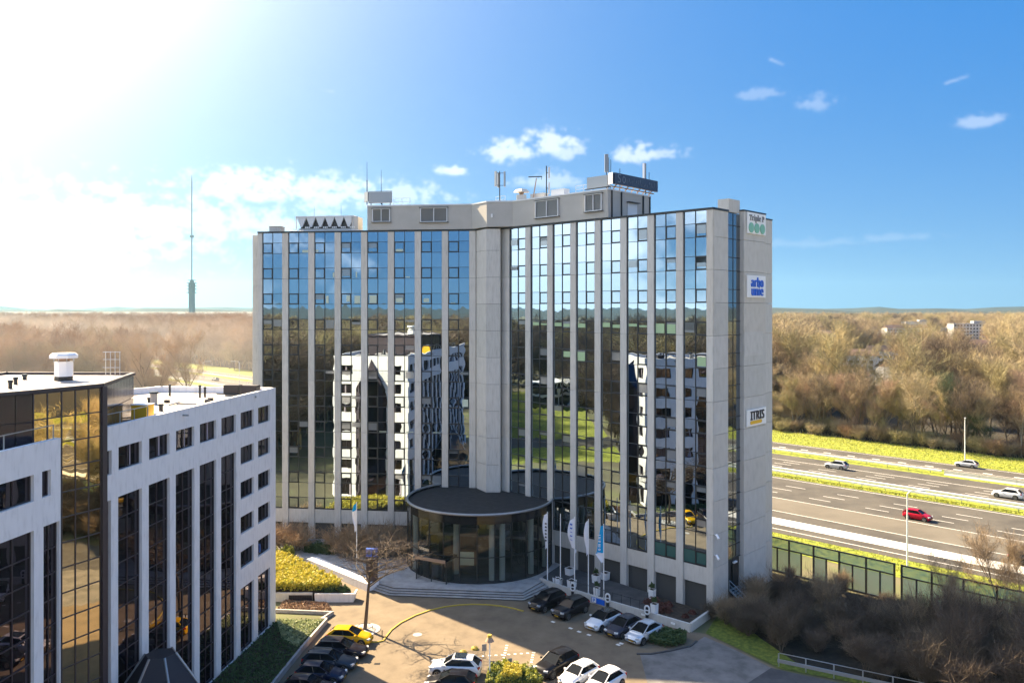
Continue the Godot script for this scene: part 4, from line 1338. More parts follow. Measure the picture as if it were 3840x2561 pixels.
# ---------- the white office block ----------
func make_white_block() -> void:
	var c := Vector2(-23.5, 80.0)
	var o := thing("office_block", "white concrete office block with dark window strips and a gold glass stair corner", "building", pt(c - nL * 20 - dL * 6))
	var f := Transform3D(Basis(pt(nL), Vector3.UP, pt(dL)), pt(c))
	var top := 23.5
	var thick := 0.32
	# openings of the long wall; x = distance from the corner, negative towards the viewer
	var holes := []
	var wins := []
	var strips := []
	for i in 7:
		var u0 := 1.33 + i * 3.65
		wins.append([-u0 - 2.74, -u0, 20.38, 21.95])
		if i < 2:
			for k in range(1, 5):
				wins.append([-u0 - 2.74, -u0, 20.38 - k * 3.13, 21.95 - k * 3.13])
			wins.append([-u0 - 2.74, -u0, 0.25, 6.1])
		else:
			strips.append([-u0 - 2.78, -u0 + 0.02, 0.2, 18.62])
	wins.append([-27.53, -26.72, 20.3, 21.9])
	strips.append([-27.78, -26.8, 0.2, 18.6])
	var wins_b := [[-33.37, -32.62, 20.25, 21.78]]
	var strips_b := [[-33.25, -31.85, 0.2, 18.55]]
	for i in 5:
		var u0 := 34.04 + i * 3.65
		wins_b.append([-u0 - 2.8, -u0, 20.22, 21.75])
		strips_b.append([-u0 - 2.85, -u0, 0.2, 18.55])
	for block in [[wins, strips, -27.83, 0.0], [wins_b, strips_b, -53.0, -31.76]]:
		holes = []
		holes.append_array(block[0])
		holes.append_array(block[1])
		var st := S()
		pierced(st, block[2], block[3], 0.0, top, holes, thick)
		put(o, "facade", done(st), M["white concrete"], f)
		for h in block[0]:
			window_in(o, f, h, thick, 2 if h[1] - h[0] > 1.5 else 1, 1 if h[3] - h[2] < 3.0 else 3)
		for h in block[1]:
			window_in(o, f, h, thick, 2 if h[1] - h[0] > 1.2 else 1, 12)
	# the end wall towards the tower, in the sun
	var e := Transform3D(Basis(pt(-dL), Vector3.UP, pt(nL)), pt(c))
	holes = []
	for k in 7:
		for x0 in [1.2, 9.6]:
			holes.append([x0, x0 + 1.9, 20.38 - k * 3.13 if k < 6 else 0.3, 21.95 - k * 3.13])
	var st := S()
	pierced(st, 0.0, 12.8, 0.0, top, holes, thick)
	put(o, "end_wall", done(st), M["white concrete"], e)
	for h in holes:
		window_in(o, e, h, thick, 2, 1)
	# glazed oriel with a pointed top in the middle of the end wall
	st = S()
	var pk := [Vector3(3.7, 0, 0.02), Vector3(6.3, 0, 2.3), Vector3(8.9, 0, 0.02)]
	for i in 2:
		var a: Vector3 = pk[i]
		var b: Vector3 = pk[i + 1]
		var ya := 18.0 if i == 0 else 21.3
		var yb := 21.3 if i == 0 else 18.0
		quad(st, a + Vector3.UP * ya, b + Vector3.UP * yb, b, a)
	tri(st, pk[0] + Vector3.UP * 18.0, pk[1] + Vector3.UP * 21.3, Vector3(6.3, 23.0, 0.02))
	tri(st, pk[2] + Vector3.UP * 18.0, pk[1] + Vector3.UP * 21.3, Vector3(6.3, 23.0, 0.02))
	put(o, "oriel", done(st), M["bronze glass"], e)
	# bodies and roofs
	var a0 := c - dL * thick - nL * thick
	var body_a := [c - nL * 27.8 - dL * 0.34, c - dL * 0.34 - nL * 0.34, c - dL * 12.0 - nL * 0.34, c - dL * 13.6 - nL * 3.0, c - dL * 13.6 - nL * 27.8]
	st = S()
	prism(st, body_a, 0.0, 22.9)
	put(o, "body", done(st), M["bronze panel"])
	st = S()
	sheet(st, body_a, 22.92)
	put(o, "roof", done(st), M["pale roof"])
	# parapets
	st = S()
	var ring := [c - nL * 27.83, c, c - dL * 12.0, c - dL * 13.8 - nL * 3.0, c - dL * 13.8 - nL * 27.8]
	for i in 4:
		var a: Vector2 = ring[i]
		var b: Vector2 = ring[i + 1]
		var inn := (b - a).normalized().orthogonal()
		if inn.dot(c - nL * 14 - dL * 6 - a) < 0:
			inn = -inn
		quad(st, pt(a, top), pt(b, top), pt(b + inn * 0.36, top), pt(a + inn * 0.36, top))
		quad(st, pt(a + inn * 0.36, top), pt(b + inn * 0.36, top), pt(b + inn * 0.36, 22.8), pt(a + inn * 0.36, 22.8))
		if i > 1:
			quad(st, pt(a, top), pt(b, top), pt(b, 0), pt(a, 0))
	put(o, "parapet", done(st), M["white concrete"])
	st = S()
	prism(st, [c - nL * 31.8 - dL * 0.34, c - nL * 53 - dL * 0.34, c - nL * 53 - dL * 14, c - nL * 31.8 - dL * 14], 0.0, 22.9)
	put(o, "body", done(st), M["bronze panel"])
	st = S()
	prism(st, [c - nL * 31.78 - dL * 0.012, c - nL * 53 - dL * 0.012, c - nL * 53 - dL * 0.36, c - nL * 31.78 - dL * 0.36], 22.9, top + 0.003)
	put(o, "parapet", done(st), M["white concrete"])
	# the taller stair core: gold face, dark faces, roof
	var e1 := c - nL * 27.83
	var gdir := Vector2(-0.436, -0.900)
	var g1 := e1 + gdir * 4.6
	var g2 := g1 + Vector2(-0.52, -0.854) * 12.0
	var r1 := e1 + Vector2(-0.236, 0.9717) * 9.46
	var core := [e1, r1, r1 + Vector2(-10.0, 0.5), g2 + Vector2(-7, 8), g2, g1]
	var inset := Geometry2D.offset_polygon(PackedVector2Array(core), -0.12)
	st = S()
	prism(st, Array(inset[0]), 0.0, 26.2)
	put(o, "stair_core", done(st), M["purple frame"])
	st = S()
	sheet(st, Array(inset[0]), 26.22)
	put(o, "roof", done(st), M["pale roof"])
	st = S()
	for i in core.size():
		bar(st, pt(core[i], 26.32), pt(core[(i + 1) % core.size()], 26.32), 0.3, 0.2)
	put(o, "coping", done(st), M["purple frame"])
	var gf := Transform3D(Basis(pt(-gdir), Vector3.UP, pt(-gdir).cross(Vector3.UP)), pt(g1))
	var cols := 5
	var pw := 4.6 / cols
	for i in cols:
		for k in 17:
			var y0 := 26.15 - (k + 1) * 1.565
			if y0 < -0.5 or (i < 2 and y0 < 20.0):
				continue
			put(o, "gold_pane", panem(pw - 0.05, 1.52, (i * 5 + k) % 9), M["gold glass"], gf * at3((i + 0.5) * pw, maxf(y0, 0) + 0.78, 0.0))
	st = S()
	for i in cols + 1:
		box(st, Vector3(clampf(i * pw, 0.04, 4.56), 13.1, 0.0), Vector3(0.075, 26.2, 0.08))
	for k in 17:
		box(st, Vector3(2.3, 26.15 - k * 1.565, 0.002), Vector3(4.6, 0.07, 0.075))
	put(o, "glazing_bars", done(st), M["purple frame"], gf)
	st = S()
	box(st, Vector3(4.75, 13.1, 0.02), Vector3(0.34, 26.2, 0.3))
	put(o, "corner_post", done(st), M["purple frame"], gf)
	# dark panels of the other faces
	for face in [[r1, e1, 10, 22.9], [g2, g1, 12, 22.9]]:
		var fa: Vector2 = face[1]
		var fb: Vector2 = face[0]
		var dirv := (fa - fb).normalized()
		var len := (fa - fb).length()
		if face[2] == 10:
			dirv = -dirv
			fb = face[1]
		var ff := Transform3D(Basis(pt(dirv), Vector3.UP, pt(dirv).cross(Vector3.UP)), pt(fb))
		var n: int = face[2]
		for i in n:
			for k in 2:
				put(o, "dark_panel", panem(len / n - 0.05, 1.6, (i * 3 + k) % 9), M["dark panel"], ff * at3((i + 0.5) * len / n, 25.35 - k * 1.65, 0.02))
	# thin rails along the roof edges
	st = S()
	for r in [[c - nL * 27.0, c - nL * 22.0, 24.25], [c - nL * 32.0, c - nL * 44.0, 24.3]]:
		bar(st, pt(r[0] - dL * 0.3, r[2]), pt(r[1] - dL * 0.3, r[2]), 0.05, 0.05)
		for k in 4:
			var q: Vector2 = (r[0] as Vector2).lerp(r[1], k / 3.0) - dL * 0.3
			box(st, pt(q, r[2] - 0.4), Vector3(0.05, 0.8, 0.05))
	put(o, "roof_rail", done(st), M["galvanised"])
	st = S()
	box(st, pt(c - nL * 29.8 - dL * 0.1, 4.0), Vector3(0.1, 0.1, 0.1))
	# dark faceted canopy over the side entrance
	var q := c - nL * 24.6 + dL * 2.2
	var can := put(o, "entrance_canopy", canopy_mesh(), M["bronze panel"], Transform3D(Basis(pt(nL), Vector3.UP, pt(dL)), pt(q)))
	st = S()
	for i in 6:
		var a := TAU * i / 6 + 0.26
		tube(st, Vector3(cos(a) * 1.0, 7.62, sin(a) * 1.0), Vector3(cos(a) * 3.3, 4.2, sin(a) * 3.3), 0.09, 0.09, 6)
	put(can, "rib", done(st), M["grey metal"], Transform3D(Basis(pt(nL), Vector3.UP, pt(dL)), pt(q)))
	block_roof_things(c)


func canopy_mesh() -> Mesh:
	var st := S()
	for i in 6:
		var a := TAU * i / 6 + 0.26
		var b := TAU * (i + 1) / 6 + 0.26
		var ta := Vector3(cos(a), 0, sin(a))
		var tb := Vector3(cos(b), 0, sin(b))
		quad(st, ta * 1.0 + Vector3.UP * 7.6, tb * 1.0 + Vector3.UP * 7.6, tb * 3.3 + Vector3.UP * 4.2, ta * 3.3 + Vector3.UP * 4.2)
		quad(st, ta * 3.3 + Vector3.UP * 4.2, tb * 3.3 + Vector3.UP * 4.2, tb * 3.3, ta * 3.3)
		tri(st, Vector3.UP * 7.6, ta * 1.0 + Vector3.UP * 7.6, tb * 1.0 + Vector3.UP * 7.6)
	return done(st)


func window_in(o: Node3D, f: Transform3D, h: Array, thick: float, cols: int, rows: int) -> void:
	var w: float = h[1] - h[0]
	var hh: float = h[3] - h[2]
	var x := f * at3((h[0] + h[1]) * 0.5, (h[2] + h[3]) * 0.5, -thick + 0.07)
	var tall := rows > 3
	var st_key := "wf %.2f %.2f %d %d" % [w, hh, cols, rows]
	if not cache.has(st_key):
		var st := S()
		var t := 0.06
		for i in cols + 1:
			box(st, Vector3(clampf(-w * 0.5 + w * i / cols, -w * 0.5 + t * 0.5, w * 0.5 - t * 0.5), 0, 0), Vector3(t, hh, 0.09))
		for j in rows + 1:
			box(st, Vector3(0, clampf(-hh * 0.5 + hh * j / rows, -hh * 0.5 + t * 0.5, hh * 0.5 - t * 0.5), 0.003), Vector3(w, t, 0.08))
		cache[st_key] = done(st)
	var fr := put(o, "window_strip" if tall else "window", cache[st_key], M["purple frame"], x)
	for i in cols:
		for j in rows:
			if rows == 1 and (i * 7 + int(absf(h[0]) * 5) + int(h[2])) % 3 == 0:
				var cw := 0.12 + 0.18 * fposmod(absf(h[0]) * 3.7 + j * 0.31, 1.0)
				part(fr, "curtain", boxm(cw, hh / rows - 0.1, 0.006), M["curtain"], at3(-w * 0.5 + w * (i + (0.8 if j % 2 else 0.25)) / cols, -hh * 0.5 + hh * (j + 0.5) / rows, -0.018))
			part(fr, "pane", panem(w / cols - 0.05, hh / rows - 0.04, (i * 4 + j + int(absf(h[0]) * 3)) % 9), M["bronze glass"], at3(-w * 0.5 + w * (i + 0.5) / cols, -hh * 0.5 + hh * (j + 0.5) / rows, -0.03))


func block_roof_things(c: Vector2) -> void:
	# big fan on the stair core
	var o := thing("roof_fan", "large pale octagonal roof fan with a wide cap on the dark stair core", "fan", pt(Vector2(-31.7, 56.9), 26.22))
	var st := S()
	tube(st, Vector3(0, 0, 0), Vector3(0, 0.3, 0), 0.62, 0.62, 8, true)
	part(o, "base", done(st), M["dark metal"])
	st = S()
	tube(st, Vector3(0, 0.3, 0), Vector3(0, 1.35, 0), 0.62, 0.62, 8, true)
	part(o, "housing", done(st), M["white paint"])
	st = S()
	tube(st, Vector3(0, 1.3, 0), Vector3(0, 1.62, 0), 0.4, 0.45, 8)
	part(o, "neck", done(st), M["brown band"])
	st = S()
	tube(st, Vector3(0, 1.58, 0), Vector3(0, 1.78, 0), 0.94, 0.94, 8, true)
	tube(st, Vector3(0, 1.78, 0), Vector3(0, 1.93, 0), 0.94, 0.78, 8, true)
	part(o, "cap", done(st), M["white paint"])
	st = S()
	for k in 8:
		var a := k * TAU / 8
		tube(st, Vector3(cos(a) * 0.66, 1.3, sin(a) * 0.66), Vector3(cos(a) * 0.66, 1.62, sin(a) * 0.66), 0.025, 0.025, 4)
	part(o, "strut", done(st), M["galvanised"])
	o = thing("access_ladder", "pale steel access ladder frame beside the roof fan", "ladder", pt(Vector2(-30.2, 59.8), 26.22))
	st = S()
	for xx in [0.0, 0.35, 0.7, 1.05]:
		tube(st, Vector3(xx, 0, 0), Vector3(xx, 1.9, 0), 0.03, 0.03, 5)
	for y in [0.7, 1.3, 1.85]:
		tube(st, Vector3(-0.2, y, 0), Vector3(1.1, y, 0), 0.025, 0.025, 5)
	part(o, "frame", done(st), M["galvanised"])
	# vent stacks and clutter
	for v in [[575, 1516, 0.30, 1.0, "grey cylinder vent stack standing on the pale block roof", 22.92], [557, 1516, 0.12, 0.5, "short black vent pipe beside the grey stack on the block roof", 22.92], [635, 1485, 0.10, 1.0, "slim black vent pipe near the far parapet of the block roof", 22.92],
			[748, 1492, 0.10, 1.1, "black vent pipe near the far corner parapet", 22.92], [767, 1490, 0.10, 0.9, "black vent pipe next to the dark cooling unit", 22.92], [602, 1542, 0.16, 0.5, "squat black vent pipe near the long parapet", 22.92],
			[36, 1458, 0.12, 0.45, "small black vent pipe on the stair core's roof edge", 26.22], [56, 1442, 0.12, 0.4, "small black vent pipe set back on the stair core's roof", 26.22], [90, 1424, 0.14, 0.3, "low black vent pot on the stair core's roof", 26.22]]:
		var z: float = 3021.0 * (EYE - v[5]) / (v[1] - 1162.0)
		var g := thing("vent_pipe", v[4], "vent", Vector3((v[0] - 1920.0) * z / 3021.0, v[5], -z), 0.0, "vents on the office block roofs")
		st = S()
		tube(st, Vector3.ZERO, Vector3(0, v[3], 0), v[2], v[2], 12, true)
		part(g, "pipe", done(st), M["sign grey"] if v[2] > 0.25 else M["dark metal"])
		st = S()
		tube(st, Vector3(0, v[3] - 0.05, 0), Vector3(0, v[3] + 0.1, 0), v[2] * 1.35, v[2] * 1.2, 12, true)
		part(g, "cap", done(st), M["dark metal"])
	o = thing("cooling_unit", "dark cooling unit with pipes near the far corner of the block roof", "cooling unit", pt(c - dL * 3.2 - nL * 2.6, 22.92), -ANGLE_L)
	for k in 2:
		part(o, "casing", boxm(1.5, 0.9, 0.9), M["bronze panel"], at3(k * 1.9, 0.6, 0.2 * k))
		part(o, "stand", boxm(1.3, 0.15, 0.7), M["grey metal"], at3(k * 1.9, 0.07, 0.2 * k))
	st = S()
	tube(st, Vector3(-1.4, 0.2, 0.5), Vector3(2.6, 0.2, 0.8), 0.06, 0.06, 6)
	tube(st, Vector3(2.6, 0.2, 0.8), Vector3(3.4, 0.15, 2.4), 0.06, 0.06, 6)
	part(o, "pipe", done(st), M["dark metal"])
	o = thing("roof_hatch", "yellow sunlit hatch cabinet against the stair core on the block roof", "cabinet", pt(c - nL * 20.5 - dL * 1.6, 22.92), -ANGLE_L)
	part(o, "casing", boxm(1.2, 1.25, 1.0), M["amber"], at3(0, 0.62, 0))
	part(o, "lid", boxm(1.3, 0.06, 1.1), M["white paint"], at3(0, 1.28, 0))
	o = thing("duct_run", "low run of grey ducts lying on the pale block roof", "duct", pt(c - nL * 14 - dL * 4, 22.92), -ANGLE_L)
	st = S()
	for k in 7:
		var a := Vector3(rng.randf_range(-3, 2.5), 0.12, rng.randf_range(-7, 7))
		var b := a + (Vector3(rng.randf_range(0.8, 3.0), 0, 0.3) if k % 2 else Vector3(0.2, 0, rng.randf_range(0.8, 3.0)))
		tube(st, a, b, 0.07, 0.07, 6, true)
	part(o, "duct", done(st), M["sign grey"])
	for k in 9:
		part(o, "support_block", boxm(0.4, 0.25, 0.3), M["dark metal"], at3(rng.randf_range(-3, 2.5), 0.12, rng.randf_range(-8, 9)))


# ---------- plants ----------
func leaf_ball(n: int, rad: float, height: float, leaf: float, seed_: int) -> Mesh:
	var r := RandomNumberGenerator.new()
	r.seed = seed_
	var st := S()
	for i in n:
		var d := Vector3(r.randfn(), absf(r.randfn()), r.randfn()).normalized()
		var k := pow(r.randf(), 0.35) * (0.8 + 0.25 * sin(d.x * 5.0 + seed_) * cos(d.z * 6.0))
		leaf_at(st, Vector3(d.x * rad, d.y * height, d.z * rad) * k, leaf, r)
	return done(st)


func leaf_at(st: SurfaceTool, p: Vector3, leaf: float, r: RandomNumberGenerator) -> void:
	var a := Vector3(r.randfn(), r.randfn(), r.randfn()).normalized()
	var b := a.cross(Vector3(r.randfn(), r.randfn(), r.randfn())).normalized()
	var s := leaf * r.randf_range(0.7, 1.5)
	quad(st, p - a * s, p + b * s * 0.5, p + a * s, p - b * s * 0.5)


# leaves filling a planted area between two heights
func leaf_bed(poly: Array, y0: float, y1: float, n: int, leaf: float, seed_: int, lumps := 0.5) -> Mesh:
	var r := RandomNumberGenerator.new()
	r.seed = seed_
	var nz := FastNoiseLite.new()
	nz.seed = seed_
	nz.frequency = 0.5
	var p := PackedVector2Array(poly)
	var lo := p[0]
	var hi := p[0]
	for q in p:
		lo = lo.min(q)
		hi = hi.max(q)
	var st := S()
	var made := 0
	while made < n:
		var q := Vector2(r.randf_range(lo.x, hi.x), r.randf_range(lo.y, hi.y))
		if not Geometry2D.is_point_in_polygon(q, p):
			continue
		made += 1
		var h := (y1 - y0) * (1.0 - lumps * (0.5 + 0.7 * nz.get_noise_2d(q.x * 2.0, q.y * 2.0)))
		leaf_at(st, pt(q, y0 + h * sqrt(r.randf())), leaf, r)
	return done(st)


# a bare woody plant: [wood mesh, twig mesh]
func bare_plant(seed_: int, height: float, spread: float, trunk: float, levels: int, twigs: int, twig_len: float, twig_w: float, stems := 1, clear := 0.3, droop := 0.0, thick := 0.55, first := 7) -> Array:
	var r := RandomNumberGenerator.new()
	r.seed = seed_
	var wood := S()
	var fine := S()
	var tips := []
	var grow := func(self_: Callable, p: Vector3, d: Vector3, length: float, rad: float, level: int) -> void:
		var segs := 4 if level == 0 else 3
		var q := p
		var dd := d
		var nodes := [[p, d, rad]]
		for i in segs:
			dd = (dd + Vector3(r.randfn(), r.randfn() * 0.4 + 0.12 - droop, r.randfn()) * (0.06 if level == 0 else 0.16)).normalized()
			var nq := q + dd * length / segs
			var r0 := rad * (1.0 - 0.62 * float(i) / segs)
			var r1 := rad * (1.0 - 0.62 * float(i + 1) / segs)
			tube(wood if level < 2 else fine, q, nq, r0, r1, 6 if level == 0 else (4 if level == 1 else 3))
			q = nq
			nodes.append([q, dd, r1])
		if level >= levels:
			for nd in nodes:
				tips.append([nd[0], nd[1]])
			return
		var kids := [first, 5, 4, 3][level] as int
		for k in kids:
			var t := lerpf(clear if level == 0 else 0.25, 1.0, (k + r.randf() * 0.8) / kids)
			var fi := clampf(t, 0, 0.999) * segs
			var na: Array = nodes[int(fi)]
			var nb: Array = nodes[int(fi) + 1]
			var pos: Vector3 = (na[0] as Vector3).lerp(nb[0], fi - int(fi))
			var az := r.randf() * TAU
			var side := Vector3(cos(az), 0, sin(az))
			var lift := r.randf_range(0.35, 0.9)
			var nd := ((na[1] as Vector3) * lift + side * spread + Vector3.UP * (0.3 - droop)).normalized()
			self_.call(self_, pos, nd, length * r.randf_range(0.42, 0.66), na[2] * thick, level + 1)
	for s in stems:
		var lean := Vector3(r.randfn() * 0.08, 1, r.randfn() * 0.08)
		if stems > 1:
			var az := TAU * s / stems + r.randf()
			lean = Vector3(cos(az) * 0.45 * spread, 1, sin(az) * 0.45 * spread)
		grow.call(grow, Vector3(lean.x, 0, lean.z) * 0.3 if stems > 1 else Vector3.ZERO, lean.normalized(), height * (0.72 if stems == 1 else 0.6) * r.randf_range(0.85, 1.1), trunk, 0)
	for i in twigs:
		var tp: Array = tips[r.randi() % tips.size()]
		var p: Vector3 = tp[0] + Vector3(r.randfn(), r.randfn(), r.randfn()) * twig_len * 0.18
		var d := ((tp[1] as Vector3) * 0.7 + Vector3(r.randfn(), r.randfn() * 0.7 + 0.6 - droop, r.randfn()) * 0.62).normalized()
		var w := d.cross(Vector3(r.randfn(), r.randfn(), r.randfn())).normalized() * twig_w * 0.5
		var l := twig_len * r.randf_range(0.5, 1.3)
		tri(fine, p - w, p + w, p + d * l)
	return [done(wood), done(fine)]


func make_garden() -> void:
	# sunlit hedge on its raised bed, with wall, grille and trough in front
	var bed := [Vector2(-26.5, 86.4), Vector2(-17.3, 86.5), Vector2(-17.6, 87.6), Vector2(-25.6, 96.4), Vector2(-30.5, 100.5), Vector2(-31.5, 90)]
	var st := S()
	prism(st, bed, 0.0, 0.85)
	structure("flower_bed", done(st), M["soil"]).set_meta("label", "raised planting bed under the yellow hedge")
	var o := thing("hedge", "sunlit yellow-green hedge on the raised bed beside the plaza", "hedge", pt(Vector2(-24, 91), 0.85))
	put(o, "foliage", leaf_bed([Vector2(-26.5, 86.6), Vector2(-19.0, 86.7), Vector2(-18.4, 87.6), Vector2(-25.8, 96.0), Vector2(-30, 99.6), Vector2(-31, 90)], 0.85, 2.3, 16000, 0.13, 31), M["leaf yellow"])
	put(o, "darker_foliage", leaf_bed([Vector2(-26.5, 86.6), Vector2(-19.0, 86.7), Vector2(-18.4, 87.6), Vector2(-25.8, 96.0), Vector2(-30, 99.6), Vector2(-31, 90)], 0.85, 2.1, 8000, 0.13, 32), M["leaf lime"])  # darker leaves mixed through the hedge
	for p in [[-19.6, 87.2, 1.0], [-18.2, 87.0, 0.8], [-20.8, 87.3, 0.7]]:
		var b := thing("clipped_bush", "small dark green bush at the end of the yellow hedge", "bush", pt(Vector2(p[0], p[1]), 0.85), rng.randf() * TAU, "dark bushes at the end of the hedge")
		part(b, "foliage", leaf_ball(1100, p[2], p[2] * 0.8, 0.1, int(p[0] * 5)), M["leaf green"])
	o = thing("garden_wall", "tan retaining wall with a dark barred grille below the yellow hedge", "wall", pt(Vector2(-24, 86.2)))
	st = S()
	box(st, pt(Vector2(-24.0, 86.25), 0.45), Vector3(5.2, 0.94, 0.22))
	put(o, "wall_length", done(st), M["concrete"])
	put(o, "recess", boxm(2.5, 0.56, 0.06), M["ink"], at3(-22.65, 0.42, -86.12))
	for k in 14:
		put(o, "bar", boxm(0.03, 0.56, 0.03), M["dark frame"], at3(-23.85 + k * 0.185, 0.42, -86.07))
	o = thing("concrete_trough", "long white concrete planting trough at the end of the hedge", "planter", pt(Vector2(-19, 86.0)))
	st = S()
	quad(st, Vector3(-21.1, 0.92, -85.9), Vector3(-16.75, 0.92, -85.9), Vector3(-16.95, 0, -85.95), Vector3(-21.05, 0, -85.95))
	quad(st, Vector3(-16.75, 0.92, -85.9), Vector3(-16.75, 0.92, -87.3), Vector3(-16.95, 0, -87.2), Vector3(-16.95, 0, -85.95))
	quad(st, Vector3(-21.1, 0.92, -85.9), Vector3(-21.05, 0, -85.95), Vector3(-21.05, 0, -86.3), Vector3(-21.1, 0.92, -86.3))
	quad(st, Vector3(-21.1, 0.92, -85.9), Vector3(-16.75, 0.92, -85.9), Vector3(-16.75, 0.92, -86.08), Vector3(-21.1, 0.92, -86.08))
	quad(st, Vector3(-16.93, 0.92, -86.08), Vector3(-16.75, 0.92, -86.08), Vector3(-16.75, 0.92, -87.3), Vector3(-16.93, 0.92, -87.3))
	put(o, "trough", done(st), M["white concrete"])
	# white wall that edges the plaza, its top in the sun
	o = thing("plaza_wall", "long low white wall edging the plaza, sunlit top tapering to a tip", "wall", pt(Vector2(-20, 94)))
	st = S()
	prism(st, [Vector2(-25.1, 98.2), Vector2(-24.6, 98.9), Vector2(-23.9, 98.9), Vector2(-15.9, 90.5), Vector2(-15.1, 90.9), Vector2(-14.9, 90.2), Vector2(-16.1, 89.2)], 0.0, 0.86)
	put(o, "wall_length", done(st), M["white concrete"])
	# dark totem with a blue head
	o = thing("totem_sign", "dark brown totem pillar with a blue sign head at the plaza corner", "sign", pt(Vector2(-15.7, 90.2), 0.86))
	part(o, "pillar", boxm(1.25, 2.75, 0.5), M["purple frame"], at3(0, 1.37, 0))
	part(o, "sign_head", boxm(1.28, 0.85, 0.54), M["blue paint"], at3(0, 3.2, 0))
	part(o, "logo", boxm(0.12, 0.5, 0.03), M["pale metal"], at3(0.35, 3.22, 0.29))
	part(o, "logo", boxm(0.3, 0.4, 0.03), M["sign letter"], at3(-0.25, 3.2, 0.29))
	part(o, "plate", boxm(0.8, 0.14, 0.03), M["sign grey"], at3(0.0, 2.55, 0.27))
	# bare shrubs against the far wing
	var proto := bare_plant(77, 3.2, 1.5, 0.05, 2, 2600, 0.9, 0.035, 6, 0.2)
	var i := 0
	for p in [[-29.4, 103.2, 1.1], [-27.3, 102.6, 1.0], [-21.6, 101.8, 1.0], [-19.4, 101.4, 1.15], [-17.2, 101.3, 1.2], [-15.3, 100.9, 1.1], [-13.7, 100.2, 0.95], [-18.4, 99.9, 0.8], [-20.6, 100.2, 0.75], [-16.2, 99.6, 0.8], [-30.8, 101.6, 0.9]]:
		var b := thing("bare_shrub", "brown bare shrub against the ground floor of the far wing", "shrub", pt(Vector2(p[0], p[1]), PLAZA - 0.02), i * 1.7, "bare shrubs along the far wing")
		b.scale = Vector3.ONE * p[2] * 1.2
		part(b, "stem", proto[0], M["grey bark"])
		part(b, "twigs", proto[1], M["twigs straw"])
		i += 1
	for p in [[-24.3, 101.9, 1.6], [-22.9, 101.6, 1.3], [-25.6, 102.2, 1.2]]:
		var b := thing("clipped_bush", "rounded dark green bush between the bare shrubs by the far wing", "bush", pt(Vector2(p[0], p[1]), PLAZA), rng.randf() * TAU, "green bushes along the far wing")
		part(b, "foliage", leaf_ball(2200, p[2], p[2] * 1.1, 0.1, int(p[0] * 3)), M["leaf green"])
	for p in [[-28.0, 100.0, 1.3], [-29.6, 99.0, 1.5]]:
		var b := thing("clipped_bush", "yellowish bush where the hedge meets the bare shrubs", "bush", pt(Vector2(p[0], p[1]), PLAZA), rng.randf() * TAU, "yellowish bushes behind the hedge")
		part(b, "foliage", leaf_ball(1800, p[2], p[2] * 1.2, 0.12, int(p[0] * 3)), M["leaf lime"])
	# beds before the white block
	o = thing("bed_wall", "low stepped stone kerb wall round the bed before the white block", "wall", pt(Vector2(-20, 78)))
	for s in [[-24.5, 83.15, -18.3, 82.5, 0.32], [-18.45, 82.4, -19.1, 80.6, 0.36], [-19.1, 80.35, -18.45, 80.3, 0.5], [-18.5, 80.2, -19.25, 73.2, 0.5], [-19.25, 73.1, -20.3, 60.0, 0.48]]:
		st = S()
		bar(st, pt(Vector2(s[0], s[1]), s[4] * 0.5), pt(Vector2(s[2], s[3]), s[4] * 0.5), 0.22, s[4])
		put(o, "kerb_length", done(st), M["plaza stone"])
	st = S()
	prism(st, [Vector2(-23.4, 80.2), Vector2(-18.6, 80.2), Vector2(-19.35, 73.2), Vector2(-20.4, 58), Vector2(-26, 58)], 0.0, 0.3)
	structure("flower_bed", done(st), M["soil"]).set_meta("label", "shaded planting bed at the foot of the white block")
	o = thing("ground_cover", "ivy ground cover with sunlight painted pale into its leaves at one end", "ivy", pt(Vector2(-21, 78), 0.3))
	put(o, "foliage", leaf_bed([Vector2(-23.4, 80.0), Vector2(-18.8, 80.0), Vector2(-19.6, 73.5), Vector2(-21.6, 75.5)], 0.3, 0.65, 3000, 0.11, 41, 0.6), M["leaf painted sun"])  # pale leaves put the sunlit patch of the bed into the colour
	put(o, "darker_foliage", leaf_bed([Vector2(-23.4, 80.0), Vector2(-18.8, 80.0), Vector2(-20.2, 62), Vector2(-25.4, 62)], 0.3, 0.6, 5000, 0.11, 42, 0.6), M["leaf green"])
	var heath := structure("undergrowth", leaf_bed([Vector2(-24.4, 83.4), Vector2(-18.4, 82.9), Vector2(-19.8, 85.6), Vector2(-24.4, 85.9)], 0.0, 0.4, 2600, 0.1, 43, 0.7), M["twigs rust"])
	heath.set_meta("kind", "stuff")
	heath.set_meta("label", "dry reddish undergrowth in front of the barred grille")
	heath.set_meta("category", "undergrowth")
	# the bare tree in the yard with its round grating
	o = thing("yard_tree", "bare young tree in a round tree pit beside the yellow car", "tree", pt(Vector2(-14.36, 78.6)))
	var tr := bare_plant(12, 10.6, 1.7, 0.2, 3, 1500, 0.8, 0.03, 1, 0.5, 0.12, 0.6, 13)
	part(o, "trunk", tr[0], M["bark"])
	part(o, "crown", tr[1], M["twigs dark"])
	st = S()
	tube(st, Vector3(0, 0.01, 0), Vector3(0, 0.05, 0), 1.5, 1.5, 28, true)
	part(o, "tree_pit", done(st), M["plaza stone"])
	st = S()
	for k in 28:
		var a := TAU * k / 28
		var b := TAU * (k + 1) / 28
		tube(st, Vector3(cos(a) * 0.75, 0.35, sin(a) * 0.75), Vector3(cos(b) * 0.75, 0.35, sin(b) * 0.75), 0.03, 0.03, 5)
		if k % 7 == 0:
			tube(st, Vector3(cos(a) * 0.75, 0.0, sin(a) * 0.75), Vector3(cos(a) * 0.75, 0.35, sin(a) * 0.75), 0.03, 0.03, 5)
	part(o, "tree_guard", done(st), M["dark metal"])


